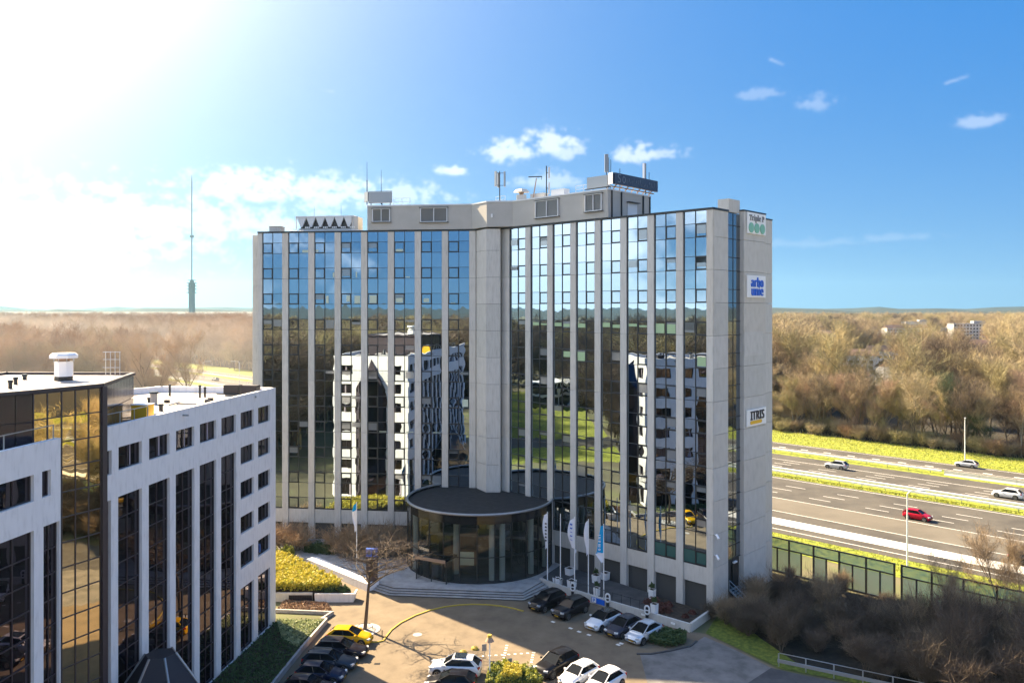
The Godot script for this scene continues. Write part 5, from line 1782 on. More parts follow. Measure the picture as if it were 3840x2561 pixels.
func make_car_park() -> void:
	# white stones that mark the bays
	var road: Node3D = get_node("pavement")
	var spots := [[2074, 2332], [2140, 2356], [2209, 2381], [2319, 2418], [2172, 2369], [2330, 2413]]
	for s in spots:
		var z: float = 3021.0 * EYE / (s[1] - 1162.0)
		part(road, "bay_marker", boxm(0.42, 0.006, 0.3), M["road paint"], Transform3D(Basis(Vector3.UP, -ANGLE_R), Vector3((s[0] - 1920.0) * z / 3021.0, 0.006, -z)))
	var lines := [[-0.48, 74.9, -0.9, 70.6, 9], [-2.6, 72.6, 2.0, 73.3, 9], [1.95, 73.3, 1.55, 69.9, 8], [-1.3, 70.5, 1.7, 70.3, 7]]
	for l in lines:
		for k in l[4]:
			var q := Vector2(l[0], l[1]).lerp(Vector2(l[2], l[3]), float(k) / (l[4] - 1))
			part(road, "bay_marker", boxm(0.24, 0.006, 0.2), M["road paint"], Transform3D(Basis(Vector3.UP, -0.2), pt(q, 0.006)))
	var st := S()
	tube(st, pt(Vector2(-9.1, 77.4), 0.001), pt(Vector2(-9.1, 77.4), 0.012), 0.45, 0.45, 20, true)
	part(road, "drain_cover", done(st), M["plaza stone"])
	part(road, "gully", boxm(0.5, 0.012, 0.3), M["dark metal"], at3(-11.9, 0.006, -71.0))
	# yellow concrete blocks
	for p in [[-5.61, 72.0, 0.5], [-4.45, 73.3, 0.9], [-3.44, 74.1, 1.2]]:
		var o := thing("kerb_block", "yellow concrete half-round kerb block on the brick yard", "kerb block", pt(Vector2(p[0], p[1])), p[2], "yellow kerb blocks by the lamp post")
		st = S()
		tube(st, Vector3(0, 0, 0), Vector3(0, 0.16, 0), 0.34, 0.30, 14, true)
		tube(st, Vector3(0, 0.16, 0), Vector3(0, 0.27, 0), 0.30, 0.12, 14, true)
		part(o, "block", done(st), M["yellow paint"])
		st = S()
		tube(st, Vector3(0, 0.27, 0), Vector3(0, 0.3, 0), 0.05, 0.05, 8, true)
		part(o, "lifting_eye", done(st), M["galvanised"])
	# shrub island at the near edge and its posts
	var isl := [Vector2(-1.8, 69.6), Vector2(0.2, 69.5), Vector2(1.7, 68.6), Vector2(2.6, 66.5), Vector2(-2.2, 66.0)]
	st = S()
	prism(st, isl, -0.02, 0.12)
	structure("flower_bed", done(st), M["soil"]).set_meta("label", "planted island between the parked cars")
	var g := thing("island_shrub", "sunlit yellow-green shrub on the island between parked cars", "shrub", pt(Vector2(0, 68), 0.12))
	put(g, "foliage", leaf_bed(isl, 0.12, 1.35, 5200, 0.11, 51, 0.8), M["leaf lime"])
	put(g, "darker_foliage", leaf_bed(isl, 0.12, 1.2, 3000, 0.11, 52, 0.8), M["leaf green"])  # darker leaves kept a little lower in the shrub
	put(g, "upper_foliage", leaf_bed([Vector2(-0.6, 68.4), Vector2(0.8, 68.2), Vector2(0.8, 66.3), Vector2(-0.9, 66.3)], 0.9, 1.5, 900, 0.11, 53, 0.6), M["leaf yellow"])  # yellower leaves near the top of the shrub
	# low bush and kerb at the end of the tower's bays
	g = thing("low_bush", "low dark green bush at the end of the parking bays", "bush", pt(Vector2(14.6, 76.0)))
	put(g, "foliage", leaf_bed([Vector2(12.9, 77.2), Vector2(14.6, 77.9), Vector2(16.6, 76.4), Vector2(16.2, 75.0), Vector2(14.4, 74.2), Vector2(12.8, 75.2)], 0.0, 1.0, 6000, 0.1, 54, 0.6), M["leaf green"])
	st = S()
	var kp := [Vector2(11.3, 72.95), Vector2(12.6, 72.95), Vector2(14.4, 73.6), Vector2(16.5, 74.6), Vector2(17.4, 75.8)]
	for i in kp.size() - 1:
		bar(st, pt(kp[i], 0.05), pt(kp[i + 1], 0.05), 0.16, 0.12)
	structure("kerb", done(st), M["terrace paving"])
	# charging posts with their white ring heads
	for p in [[6.85, 87.75, "white ring-shaped charging post behind the dark hatchback by the wall"], [10.25, 84.4, "white ring-shaped charging post beside the blue wall panel"], [13.8, 81.0, "white ring-shaped charging post behind the silver car"]]:
		var o := thing("charging_post", p[2], "charging post", pt(Vector2(p[0], p[1]) - nR * 0.35), -ANGLE_R * 0.6, "charging posts along the terrace wall")
		part(o, "post", boxm(0.28, 0.62, 0.2), M["dark frame"], at3(0, 0.31, 0))
		st = S()
		var pts := []
		for k in 24:
			var a := TAU * k / 24
			pts.append(Vector3(cos(a) * 0.22, 1.12 + sin(a) * 0.26 + (0.16 if sin(a) > 0 else -0.16), 0))
		for k in 24:
			tube(st, pts[k], pts[(k + 1) % 24], 0.09, 0.09, 8)
		part(o, "ring", done(st), M["white plastic"])
		part(o, "core", boxm(0.3, 0.6, 0.1), M["ink"], at3(0, 1.12, 0))
		part(o, "socket_bar", boxm(0.32, 0.1, 0.14), M["white plastic"], at3(0, 1.1, 0.02))
	var o := thing("parking_panel", "blue parking panel with a white letter fixed to the low wall", "sign", pt(Vector2(9.2, 85.1), 0.45))
	var ff := Transform3D(Basis(Vector3.UP, -ANGLE_R), pt(Vector2(9.15, 85.05), 0.46))
	put(o, "panel", boxm(1.7, 0.55, 0.05), M["sign blue"], ff * at3(0, 0, 0.08))
	put(o, "pale_end", boxm(0.5, 0.5, 0.02), M["white paint"], ff * at3(-0.5, 0, 0.11))
	put(o, "lettering", text_mesh("P", 0.5, 0.02), M["sign blue"], ff * at3(-0.5, 0.0, 0.125))
	for q in [[13.35, 81.25], [15.9, 79.0]]:
		var s2 := thing("wall_plate", "small white number plate on the low wall behind the silver car", "sign", pt(Vector2(q[0], q[1]), 0.5), -ANGLE_R, "number plates on the low wall")
		part(s2, "plate", boxm(0.5, 0.22, 0.03), M["white paint"], at3(0, 0, 0.17))
		part(s2, "edge", boxm(0.54, 0.26, 0.02), M["sign grey"], at3(0, 0, 0.15))


# ---------- cars ----------
const CARS := {
	"hatchback": {"l": 4.2, "w": 1.78, "h": 1.46, "belt": 0.94, "hood": 0.80, "ws": 0.245, "rf": 0.005, "rr": -0.33, "rb": -0.472, "wheel": 0.32},
	"estate": {"l": 4.75, "w": 1.83, "h": 1.45, "belt": 0.94, "hood": 0.78, "ws": 0.215, "rf": 0.01, "rr": -0.375, "rb": -0.48, "wheel": 0.33},
	"suv": {"l": 4.45, "w": 1.85, "h": 1.62, "belt": 1.05, "hood": 0.95, "ws": 0.235, "rf": 0.04, "rr": -0.345, "rb": -0.472, "wheel": 0.36},
	"mini": {"l": 3.85, "w": 1.73, "h": 1.46, "belt": 0.96, "hood": 0.84, "ws": 0.25, "rf": 0.04, "rr": -0.36, "rb": -0.475, "wheel": 0.31},
	"coupe": {"l": 4.3, "w": 1.8, "h": 1.5, "belt": 0.96, "hood": 0.84, "ws": 0.285, "rf": 0.02, "rr": -0.27, "rb": -0.48, "wheel": 0.34},
}


func car_mesh(kind: String, what: String) -> Mesh:
	var key := "car " + kind + what
	if cache.has(key):
		return cache[key]
	var c: Dictionary = CARS[kind]
	var l: float = c.l
	var hw_: float = c.w * 0.5
	var st := S()
	var belt: float = c.belt
	var y0 := 0.2
	if what == "body":
		# stations: x, top height, half width at the sill, at the waist, at the top edge, bottom
		var s := [[0.500, 0.52, 0.60, 0.66, 0.55, 0.30], [0.488, 0.62, 0.76, 0.80, 0.66, 0.24], [0.455, c.hood - 0.08, 0.88, 0.90, 0.74, 0.22], [0.39, c.hood, 0.94, 0.97, 0.80, 0.2], [0.28, c.hood + 0.07, 0.96, 0.995, 0.84, 0.2],
			[c.ws, belt, 0.97, 1.0, 0.87, 0.2], [0.0, belt + 0.01, 0.97, 1.0, 0.90, 0.2], [-0.2, belt + 0.02, 0.97, 1.0, 0.90, 0.2], [-0.36, belt + 0.03, 0.96, 0.99, 0.88, 0.22], [-0.455, belt + 0.02, 0.90, 0.95, 0.82, 0.26], [-0.49, belt - 0.06, 0.84, 0.89, 0.76, 0.3], [-0.5, belt - 0.22, 0.76, 0.82, 0.70, 0.36]]
		st.set_smooth_group(1)
		var rings := []
		for k in s:
			var top: float = k[1]
			var ring := []
			for sg in [1.0, -1.0]:
				var half := [Vector3(k[0] * l, k[5], hw_ * k[2] * 0.9 * sg), Vector3(k[0] * l, lerpf(k[5], top, 0.22), hw_ * k[2] * sg), Vector3(k[0] * l, lerpf(k[5], top, 0.55), hw_ * k[3] * sg), Vector3(k[0] * l, lerpf(k[5], top, 0.85), hw_ * lerpf(k[3], k[4], 0.45) * sg), Vector3(k[0] * l, top - 0.01, hw_ * k[4] * sg), Vector3(k[0] * l, top + 0.025, hw_ * k[4] * 0.6 * sg)]
				if sg < 0:
					half.reverse()
				ring.append_array(half)
			rings.append(ring)
		for i in rings.size() - 1:
			for j in 12:
				var j2 := (j + 1) % 12
				quad(st, rings[i][j], rings[i][j2], rings[i + 1][j2], rings[i + 1][j])
		for e in [0, rings.size() - 1]:
			for j in range(1, 11):
				tri(st, rings[e][0], rings[e][j], rings[e][j + 1])
	else:
		var xw: float = c.ws * l
		var xf: float = c.rf * l
		var xr: float = c.rr * l
		var xb: float = c.rb * l
		var wb := hw_ * 0.885
		var wr := hw_ * 0.655
		var hr: float = c.h
		var A := Vector3(xw, belt - 0.02, wb * 0.96)
		var B := Vector3(xf, hr - 0.05, wr)
		var Cc := Vector3(xr, hr - 0.08, wr * 0.97)
		var D := Vector3(xb, belt + 0.05, wb * 0.93)
		var mir := func(v: Vector3) -> Vector3: return Vector3(v.x, v.y, -v.z)
		if what == "windscreen":
			quad(st, A, B, mir.call(B), mir.call(A))
		elif what == "rear":
			quad(st, Cc, D, mir.call(D), mir.call(Cc))
		elif what == "sides":
			for sg in [1.0, -1.0]:
				var q := [A, B, Cc, D]
				for i in 4:
					q[i] = Vector3(q[i].x, q[i].y, q[i].z * sg)
				quad(st, q[0], q[1], q[2], q[3])
		elif what == "roof":
			st.set_smooth_group(2)
			var n := 8
			for i in n:
				for j in 6:
					var f := func(a: float, b: float) -> Vector3:
						var x := lerpf(xf + 0.02, xr - 0.04, a)
						var z := lerpf(-1, 1, b)
						return Vector3(x, hr - 0.05 - 0.03 * a + 0.085 * (1 - z * z) + 0.05 * sin(a * PI), z * (wr + 0.015))
					quad(st, f.call(float(i) / n, j / 6.0), f.call(float(i + 1) / n, j / 6.0), f.call(float(i + 1) / n, (j + 1) / 6.0), f.call(float(i) / n, (j + 1) / 6.0))
			st.set_smooth_group(-1)
			for sg in [1.0, -1.0]:
				var z := func(v: Vector3) -> Vector3: return Vector3(v.x, v.y, v.z * sg)
				bar(st, z.call(A + Vector3(0.02, 0, 0.01)), z.call(B + Vector3(0, 0.01, 0.01)), 0.07, 0.06)
				bar(st, z.call(B + Vector3(0, 0.0, 0.01)), z.call(Cc + Vector3(0, 0.0, 0.01)), 0.06, 0.07)
				bar(st, z.call(Cc + Vector3(0, 0, 0.01)), z.call(D + Vector3(0, 0, 0.01)), 0.09, 0.07)
				# rear quarter panel
				var e: Vector3 = Cc.lerp(D, 0.02)
				quad(st, z.call(Cc + Vector3(0.0, 0, 0.014)), z.call(D + Vector3(0, 0, 0.014)), z.call(D + Vector3(0.3, -0.02, 0.03)), z.call(Cc + Vector3(0.22, 0.0, 0.014)))
		elif what == "pillars":
			for sg in [1.0, -1.0]:
				var t := 0.5
				var up := B.lerp(Cc, 0.42)
				var dn := A.lerp(D, 0.48)
				bar(st, Vector3(dn.x, dn.y, (dn.z + 0.012) * sg), Vector3(up.x, up.y, (up.z + 0.012) * sg), 0.03, 0.09)
	cache[key] = done(st)
	return cache[key]


func wheel_mesh(r: float, what: String) -> Mesh:
	var key := "wheel %.2f %s" % [r, what]
	if cache.has(key):
		return cache[key]
	var st := S()
	if what == "tyre":
		tube(st, Vector3(0, 0, -0.1), Vector3(0, 0, 0.1), r, r, 20, true)
		tube(st, Vector3(0, 0, 0.1), Vector3(0, 0, 0.115), r * 0.97, r * 0.8, 20)
		tube(st, Vector3(0, 0, -0.1), Vector3(0, 0, -0.115), r * 0.97, r * 0.8, 20)
	else:
		for z in [0.112, -0.112]:
			for k in 5:
				var a := TAU * k / 5
				box(st, Vector3(cos(a) * r * 0.36, sin(a) * r * 0.36, z), Vector3(r * 0.62, r * 0.2, 0.02), Basis(Vector3.BACK, a))
			tube(st, Vector3(0, 0, z - 0.008), Vector3(0, 0, z + 0.01), r * 0.2, r * 0.18, 12, true)
			for k in 16:
				var a := TAU * k / 16
				var b := TAU * (k + 1) / 16
				bar(st, Vector3(cos(a), sin(a), 0) * r * 0.66 + Vector3(0, 0, z), Vector3(cos(b), sin(b), 0) * r * 0.66 + Vector3(0, 0, z), 0.02, 0.05)
	cache[key] = done(st)
	return cache[key]


func car(kind: String, p: Vector2, heading: Vector2, paint: Color, label: String, group: String, opts := {}) -> Node3D:
	var c: Dictionary = CARS[kind]
	var o := thing("parked_car" if not opts.get("moving", false) else "car", label, "car", pt(p, opts.get("y", 0.0)), atan2(heading.y, heading.x), group)
	var pk := "paint %s" % paint.to_html()
	if not M.has(pk):
		var m := plain(pk, paint, 0.3, opts.get("metal", 0.15))
		m.clearcoat_enabled = true
		m.clearcoat = 0.3
		m.metallic_specular = 0.25
		m.clearcoat_roughness = 0.03
	var l: float = c.l
	var hw_: float = c.w * 0.5
	part(o, "body", car_mesh(kind, "body"), M[pk])
	part(o, "windscreen", car_mesh(kind, "windscreen"), M["car glass"])
	part(o, "rear_window", car_mesh(kind, "rear"), M["car glass"])
	part(o, "side_window", car_mesh(kind, "sides"), M["car glass"])
	part(o, "roof", car_mesh(kind, "roof"), M["black gloss"] if opts.get("black_roof", false) else M[pk])
	part(o, "door_pillar", car_mesh(kind, "pillars"), M["black gloss"])
	if opts.get("sunroof", false):
		part(o, "sunroof", boxm(1.0, 0.02, 0.95), M["car glass"], at3((c.rf * 0.62 + c.rr * 0.38) * l, c.h + 0.075, 0))
	if opts.get("rails", false):
		var st := S()
		for sg in [-1.0, 1.0]:
			bar(st, Vector3(c.rf * l - 0.1, c.h + 0.02, sg * hw_ * 0.64), Vector3(c.rr * l, c.h + 0.0, sg * hw_ * 0.62), 0.05, 0.05)
		part(o, "roof_rail", done(st), M["alloy"])
	var wr: float = c.wheel
	for x in [0.315 * l, -0.30 * l]:
		for sg in [-1.0, 1.0]:
			var st_key := "arch %.2f" % wr
			if not cache.has(st_key):
				var st := S()
				tube(st, Vector3(0, 0, -0.1), Vector3(0, 0, 0.1), wr + 0.07, wr + 0.07, 20, true)
				cache[st_key] = done(st)
			part(o, "wheel_arch", cache[st_key], M["rubber"], at3(x, wr + 0.01, sg * (hw_ - 0.095)))
			var w := part(o, "wheel", wheel_mesh(wr, "tyre"), M["rubber"], at3(x, wr, sg * (hw_ - 0.085)))
			part(w, "rim", wheel_mesh(wr, "rim"), M["alloy"])
	for sg in [-1.0, 1.0]:
		part(o, "headlight", boxm(0.34, 0.13, 0.36), M["clear lens"], Transform3D(Basis(Vector3.UP, -0.42 * sg), Vector3(0.452 * l, c.hood - 0.15, sg * hw_ * 0.66)))
		part(o, "tail_light", boxm(0.22, 0.2, 0.26), M["red lens"], Transform3D(Basis(Vector3.UP, 0.35 * sg), Vector3(-0.468 * l, belt_of(c) - 0.1, sg * hw_ * 0.74)))
		part(o, "mirror", boxm(0.14, 0.13, 0.2), M[pk], at3(c.ws * l - 0.28, belt_of(c) + 0.08, sg * (hw_ + 0.06)))
	part(o, "grille", boxm(0.1, 0.2, hw_ * 0.95), M["black gloss"], at3(0.478 * l, 0.46, 0))
	part(o, "number_plate", boxm(0.03, 0.1, 0.5), M["plate"], at3(0.5 * l + 0.005, 0.42, 0))
	part(o, "number_plate", boxm(0.03, 0.1, 0.5), M["plate"], at3(-0.5 * l - 0.002, 0.6, 0))
	return o


func belt_of(c: Dictionary) -> float:
	return c.belt


func make_cars() -> void:
	var g1 := "cars parked in the row before the white block"
	var navy := lin(0.012, 0.018, 0.045)
	var black := lin(0.010, 0.009, 0.012)
	car("hatchback", Vector2(-15.2, 75.5), dL, lin(0.72, 0.40, 0.005), "bright yellow hatchback parked at the head of its row by the tree", g1)
	car("estate", Vector2(-15.4, 72.75), dL, lin(0.016, 0.012, 0.016), "black estate car with a bright window trim parked next to the yellow hatchback", g1, {"rails": true})
	car("estate", Vector2(-15.9, 70.3), dL, lin(0.03, 0.04, 0.055), "dark slate estate car with silver roof rails parked in the row", g1, {"rails": true})
	car("hatchback", Vector2(-16.1, 67.85), dL, navy, "dark blue car with its windscreen catching the light, parked in the row", g1)
	car("hatchback", Vector2(-16.5, 65.4), dL, lin(0.02, 0.014, 0.022), "dark plum car parked at the near end of the row", g1)
	car("suv", Vector2(-4.85, 68.9), -dL, lin(0.78, 0.78, 0.78), "white crossover with a dark glass sunroof parked in the sun", "", {"sunroof": true})
	car("hatchback", Vector2(-5.05, 66.3), -dL, black, "black hatchback parked close beside the white crossover", "")
	var g2 := "cars parked along the terrace wall"
	car("suv", Vector2(3.7, 84.6), -nR, black, "black off-roader with a pale grille at the foot of the steps", g2)
	car("suv", Vector2(6.0, 82.6), -nR, lin(0.014, 0.013, 0.016), "dark grey crossover parked second from the steps", g2)
	car("hatchback", Vector2(9.0, 79.55), -nR, lin(0.74, 0.76, 0.78), "white electric hatchback with a black roof by the terrace wall", g2, {"black_roof": true})
	car("hatchback", Vector2(10.75, 77.9), -nR, lin(0.04, 0.042, 0.06), "slate blue car parked between the white and the silver cars", g2)
	car("coupe", Vector2(12.55, 76.5), -nR, lin(0.55, 0.60, 0.66), "silver blue electric hatchback parked at the end by the low bush", g2, {"metal": 0.4})
	var g3 := "cars parked along the planted island"
	car("suv", Vector2(3.8, 69.6), -nR, lin(0.012, 0.011, 0.012), "black crossover parked beside the planted island", g3)
	car("mini", Vector2(5.6, 67.6), -nR, lin(0.78, 0.78, 0.77), "small white car parked between the black crossover and another white car", g3)
	car("hatchback", Vector2(7.6, 66.3), -nR, lin(0.76, 0.77, 0.78), "white hatchback parked at the end of the island row", g3)
	# a few more stand in rows that only the mirror glass shows
	var extra := [lin(0.7, 0.7, 0.7), lin(0.05, 0.05, 0.06), lin(0.3, 0.02, 0.02), lin(0.5, 0.52, 0.55), lin(0.02, 0.03, 0.08), lin(0.72, 0.73, 0.74)]
	for k in 6:
		car(["hatchback", "estate", "suv"][k % 3], Vector2(-17.0 - 0.29 * k, 62.6 - k * 2.5), dL, extra[k], "car parked farther down the row before the white block", "cars down the row before the white block")
	var g4 := "cars on the motorway"
	car("suv", Vector2(63.8, 158.2), -hd, lin(0.5, 0.52, 0.54), "silver crossover driving on the far carriageway", g4, {"moving": true, "y": 0.03, "metal": 0.4})
	car("hatchback", Vector2(86.4, 156.0) + hn * 5.5, -hd, lin(0.62, 0.64, 0.66), "silver hatchback on the slip road behind the concrete barrier", g4, {"moving": true, "y": 0.03, "metal": 0.4})
	car("suv", Vector2(82.3, 133.6), -hd, lin(0.78, 0.79, 0.8), "white crossover driving on the far carriageway", g4, {"moving": true, "y": 0.03})
	car("mini", Vector2(60.4, 119.8), hd, lin(0.42, 0.01, 0.03), "red small car driving on the near carriageway", g4, {"moving": true, "y": 0.03})
	car("suv", Vector2(63.2, 98.2), hd, lin(0.012, 0.012, 0.014), "dark car with red tail lights leaving along the near hard shoulder", g4, {"moving": true, "y": 0.03})
	car("hatchback", hd * -345 + hn * 155, -hd, lin(0.5, 0.48, 0.45), "hazy pale car far along the motorway", g4, {"moving": true, "y": 0.03})
	car("estate", hd * -395 + hn * 120, hd, lin(0.3, 0.25, 0.22), "hazy brown car far along the motorway near the lorry", g4, {"moving": true, "y": 0.03})
	# lorry in the haze
	var o := thing("lorry", "long red-brown box lorry far along the hazy motorway", "lorry", pt(hd * -372 + hn * 130, 0.03), atan2(hd.y, hd.x))
	plain("lorry red", lin(0.28, 0.10, 0.07), 0.6)
	part(o, "trailer", boxm(13.5, 2.8, 2.5), M["lorry red"], at3(-2.0, 2.5, 0))
	part(o, "cab", boxm(2.2, 2.7, 2.4), M["lorry red"], at3(6.2, 1.9, 0))
	part(o, "windscreen", boxm(0.1, 0.9, 2.1), M["car glass"], at3(7.32, 2.4, 0))
	for x in [-7.0, -5.8, -4.6, 3.0, 6.2]:
		for sg in [-1.0, 1.0]:
			part(o, "wheel", wheel_mesh(0.5, "tyre"), M["rubber"], at3(x, 0.5, sg * 1.1))
	part(o, "chassis", boxm(14.0, 0.3, 1.6), M["dark metal"], at3(-1.0, 0.95, 0))


# ---------- noise barrier, lamp posts, guard rail ----------
func make_noise_barrier() -> void:
	var a := Vector2(30.6, 97.0)
	var d := Vector2(0.690, -0.724)
	var n := d.orthogonal()
	for run in [[0.0, 5, "green glass noise barrier in a dark steel frame behind the tower"], [15.75, 9, "second run of green glass noise barrier half hidden by bare shrubs"]]:
		var o := thing("noise_barrier", run[2], "barrier", pt(a + d * (run[0] + 6.0)))
		var fr := Transform3D(Basis(pt(d), Vector3.UP, pt(d).cross(Vector3.UP)), pt(a + d * run[0]))
		for i in run[1] + 1:
			put(o, "post", boxm(0.17, 4.15, 0.2), M["dark frame"], fr * at3(i * 3.0, 2.05, 0))
		for i in run[1]:
			var st := S()
			box(st, Vector3(i * 3.0 + 1.5, 4.05, 0), Vector3(2.83, 0.13, 0.15))
			box(st, Vector3(i * 3.0 + 1.5, 2.88, 0), Vector3(2.83, 0.13, 0.15))
			box(st, Vector3(i * 3.0 + 1.5, 1.45, 0), Vector3(0.15, 2.72, 0.15))
			box(st, Vector3(i * 3.0 + 1.5, 0.1, 0), Vector3(2.83, 0.16, 0.15))
			put(o, "frame", done(st), M["dark frame"], fr)
			put(o, "glass_panel", boxm(2.8, 1.02, 0.025), M["barrier glass"], fr * at3(i * 3.0 + 1.5, 3.47, 0))
			for side in 2:
				if run[0] == 0.0 and side == 1 and (i == 1 or i == 2):
					continue
				put(o, "glass_panel", boxm(1.3, 2.6, 0.025), M["barrier glass"], fr * at3(i * 3.0 + 0.78 + side * 1.44, 1.5, 0))


func lamp_post(p: Vector2, height: float, turn: float, label: String, group: String, arm := 1.4) -> void:
	var o := thing("lamp_post", label, "lamp post", pt(p), turn, group)
	var st := S()
	tube(st, Vector3.ZERO, Vector3(0, height - 0.5, 0), 0.11, 0.07, 8)
	part(o, "pole", done(st), M["white paint"])
	st = S()
	tube(st, Vector3(0, height - 0.5, 0), Vector3(0.35, height - 0.08, 0), 0.07, 0.06, 8)
	tube(st, Vector3(0.35, height - 0.08, 0), Vector3(arm, height, 0), 0.06, 0.05, 8)
	part(o, "arm", done(st), M["white paint"])
	part(o, "lantern", boxm(0.75, 0.14, 0.3), M["pale metal"], at3(arm + 0.2, height, 0))


func make_street_furniture() -> void:
	lamp_post(Vector2(48.1, 97.9), 9.3, atan2(hn.y, hn.x) - 1.0, "white motorway lamp post rising behind the noise barrier", "motorway lamp posts")
	lamp_post(Vector2(92.1, 163.6), 9.4, atan2(-hn.y, -hn.x) + 0.3, "white lamp post on the green verge before the wood", "motorway lamp posts")
	for k in 3:
		var z: float = [300.0, 262.0, 250.0][k]
		var x: float = [(760 - 1920) / 3021.0 * 300.0, (896 - 1920) / 3021.0 * 262.0, (925 - 1920) / 3021.0 * 250.0][k]
		lamp_post(Vector2(x, z), [12.0, 14.5, 9.0][k], 0.2 if k != 1 else PI, "slim hazy lamp post along the far stretch of motorway", "hazy lamp posts along the motorway", 2.2)
	# lamp post of the car park
	var o := thing("yard_lamp", "white yard lamp post with a dark cone hood by the planted island", "lamp post", pt(Vector2(-1.88, 67.6)))
	var st := S()
	tube(st, Vector3.ZERO, Vector3(0, 3.4, 0), 0.07, 0.06, 10)
	part(o, "pole", done(st), M["white paint"])
	st = S()
	tube(st, Vector3(0, 3.4, 0), Vector3(0, 3.75, 0), 0.38, 0.16, 16, true)
	part(o, "hood", done(st), M["brown band"])
	st = S()
	tube(st, Vector3(0, 3.75, 0), Vector3(0, 3.95, 0), 0.2, 0.17, 12, true)
	part(o, "cap", done(st), M["yellow paint"])
	for p in [[-2.5, 72.2, "small grey sign post beside the yellow kerb blocks"], [-0.2, 69.3, "small grey sign post behind the island shrub"]]:
		var g := thing("sign_post", p[2], "sign", pt(Vector2(p[0], p[1])), 0.3, "small sign posts by the island")
		part(g, "post", boxm(0.05, 0.9, 0.05), M["galvanised"], at3(0, 0.45, 0))
		part(g, "plate", boxm(0.42, 0.6, 0.03), M["sign grey"], at3(0, 0.95, 0.03))
	o = thing("cycle_stand", "small dark post at the end of the yellow kerb by the tree", "post", pt(Vector2(-12.3, 76.2)))
	part(o, "post", boxm(0.07, 0.9, 0.07), M["dark frame"], at3(0, 0.45, 0))
	part(o, "foot", boxm(0.18, 0.04, 0.18), M["galvanised"], at3(0, 0.02, 0))
	# steel guard rail at the corner of the drive
	o = thing("guard_rail", "steel guard rail with handrail at the corner of the dark road", "guard rail", pt(Vector2(26, 68.5)))
	var a := Vector2(23.2, 70.3)
	var b := Vector2(33.0, 64.6)
	st = S()
	bar(st, pt(a, 0.6), pt(b, 0.6), 0.07, 0.3)
	put(o, "beam", done(st), M["galvanised"])
	st = S()
	bar(st, pt(a + Vector2(0.25, 0.25), 1.15), pt(b + Vector2(0.25, 0.25), 1.15), 0.05, 0.05)
	put(o, "handrail", done(st), M["galvanised"])
	for k in 6:
		var q := a.lerp(b, k / 5.0) + Vector2(0.15, 0.15)
		put(o, "post", boxm(0.09, 1.15, 0.09), M["galvanised"], at3(q.x, 0.57, -q.y))


# ---------- trees ----------
# far houses: picture column and row they were surveyed from, distance, width, height, flat roof
const HOUSES := [[2985, 1212, 640, 26, 8, 0], [3090, 1205, 760, 40, 9, 0], [3230, 1192, 900, 44, 10, 0], [3395, 1186, 820, 46, 13, 0], [3440, 1172, 950, 34, 17, 1], [3490, 1198, 700, 22, 9, 0], [3550, 1190, 880, 20, 11, 1], [3640, 1172, 760, 40, 18, 1], [3700, 1230, 520, 30, 9, 0], [3738, 1266, 400, 13, 8, 0],
		[3365, 1320, 330, 14, 8, 0], [3160, 1262, 420, 34, 8, 0], [3330, 1255, 460, 30, 8, 0], [3480, 1240, 480, 36, 9, 0], [3150, 1335, 300, 18, 7, 0]]


func hides_house(p: Vector2) -> bool:
	for s in HOUSES:
		var k: float = (s[0] - 1920.0) / 3021.0
		if p.y < s[2] + 6.0 and p.y > s[2] * 0.55 and absf(p.x / p.y - k) < (s[3] * 0.5 + 1.0) / s[2]:
			return true
	return false


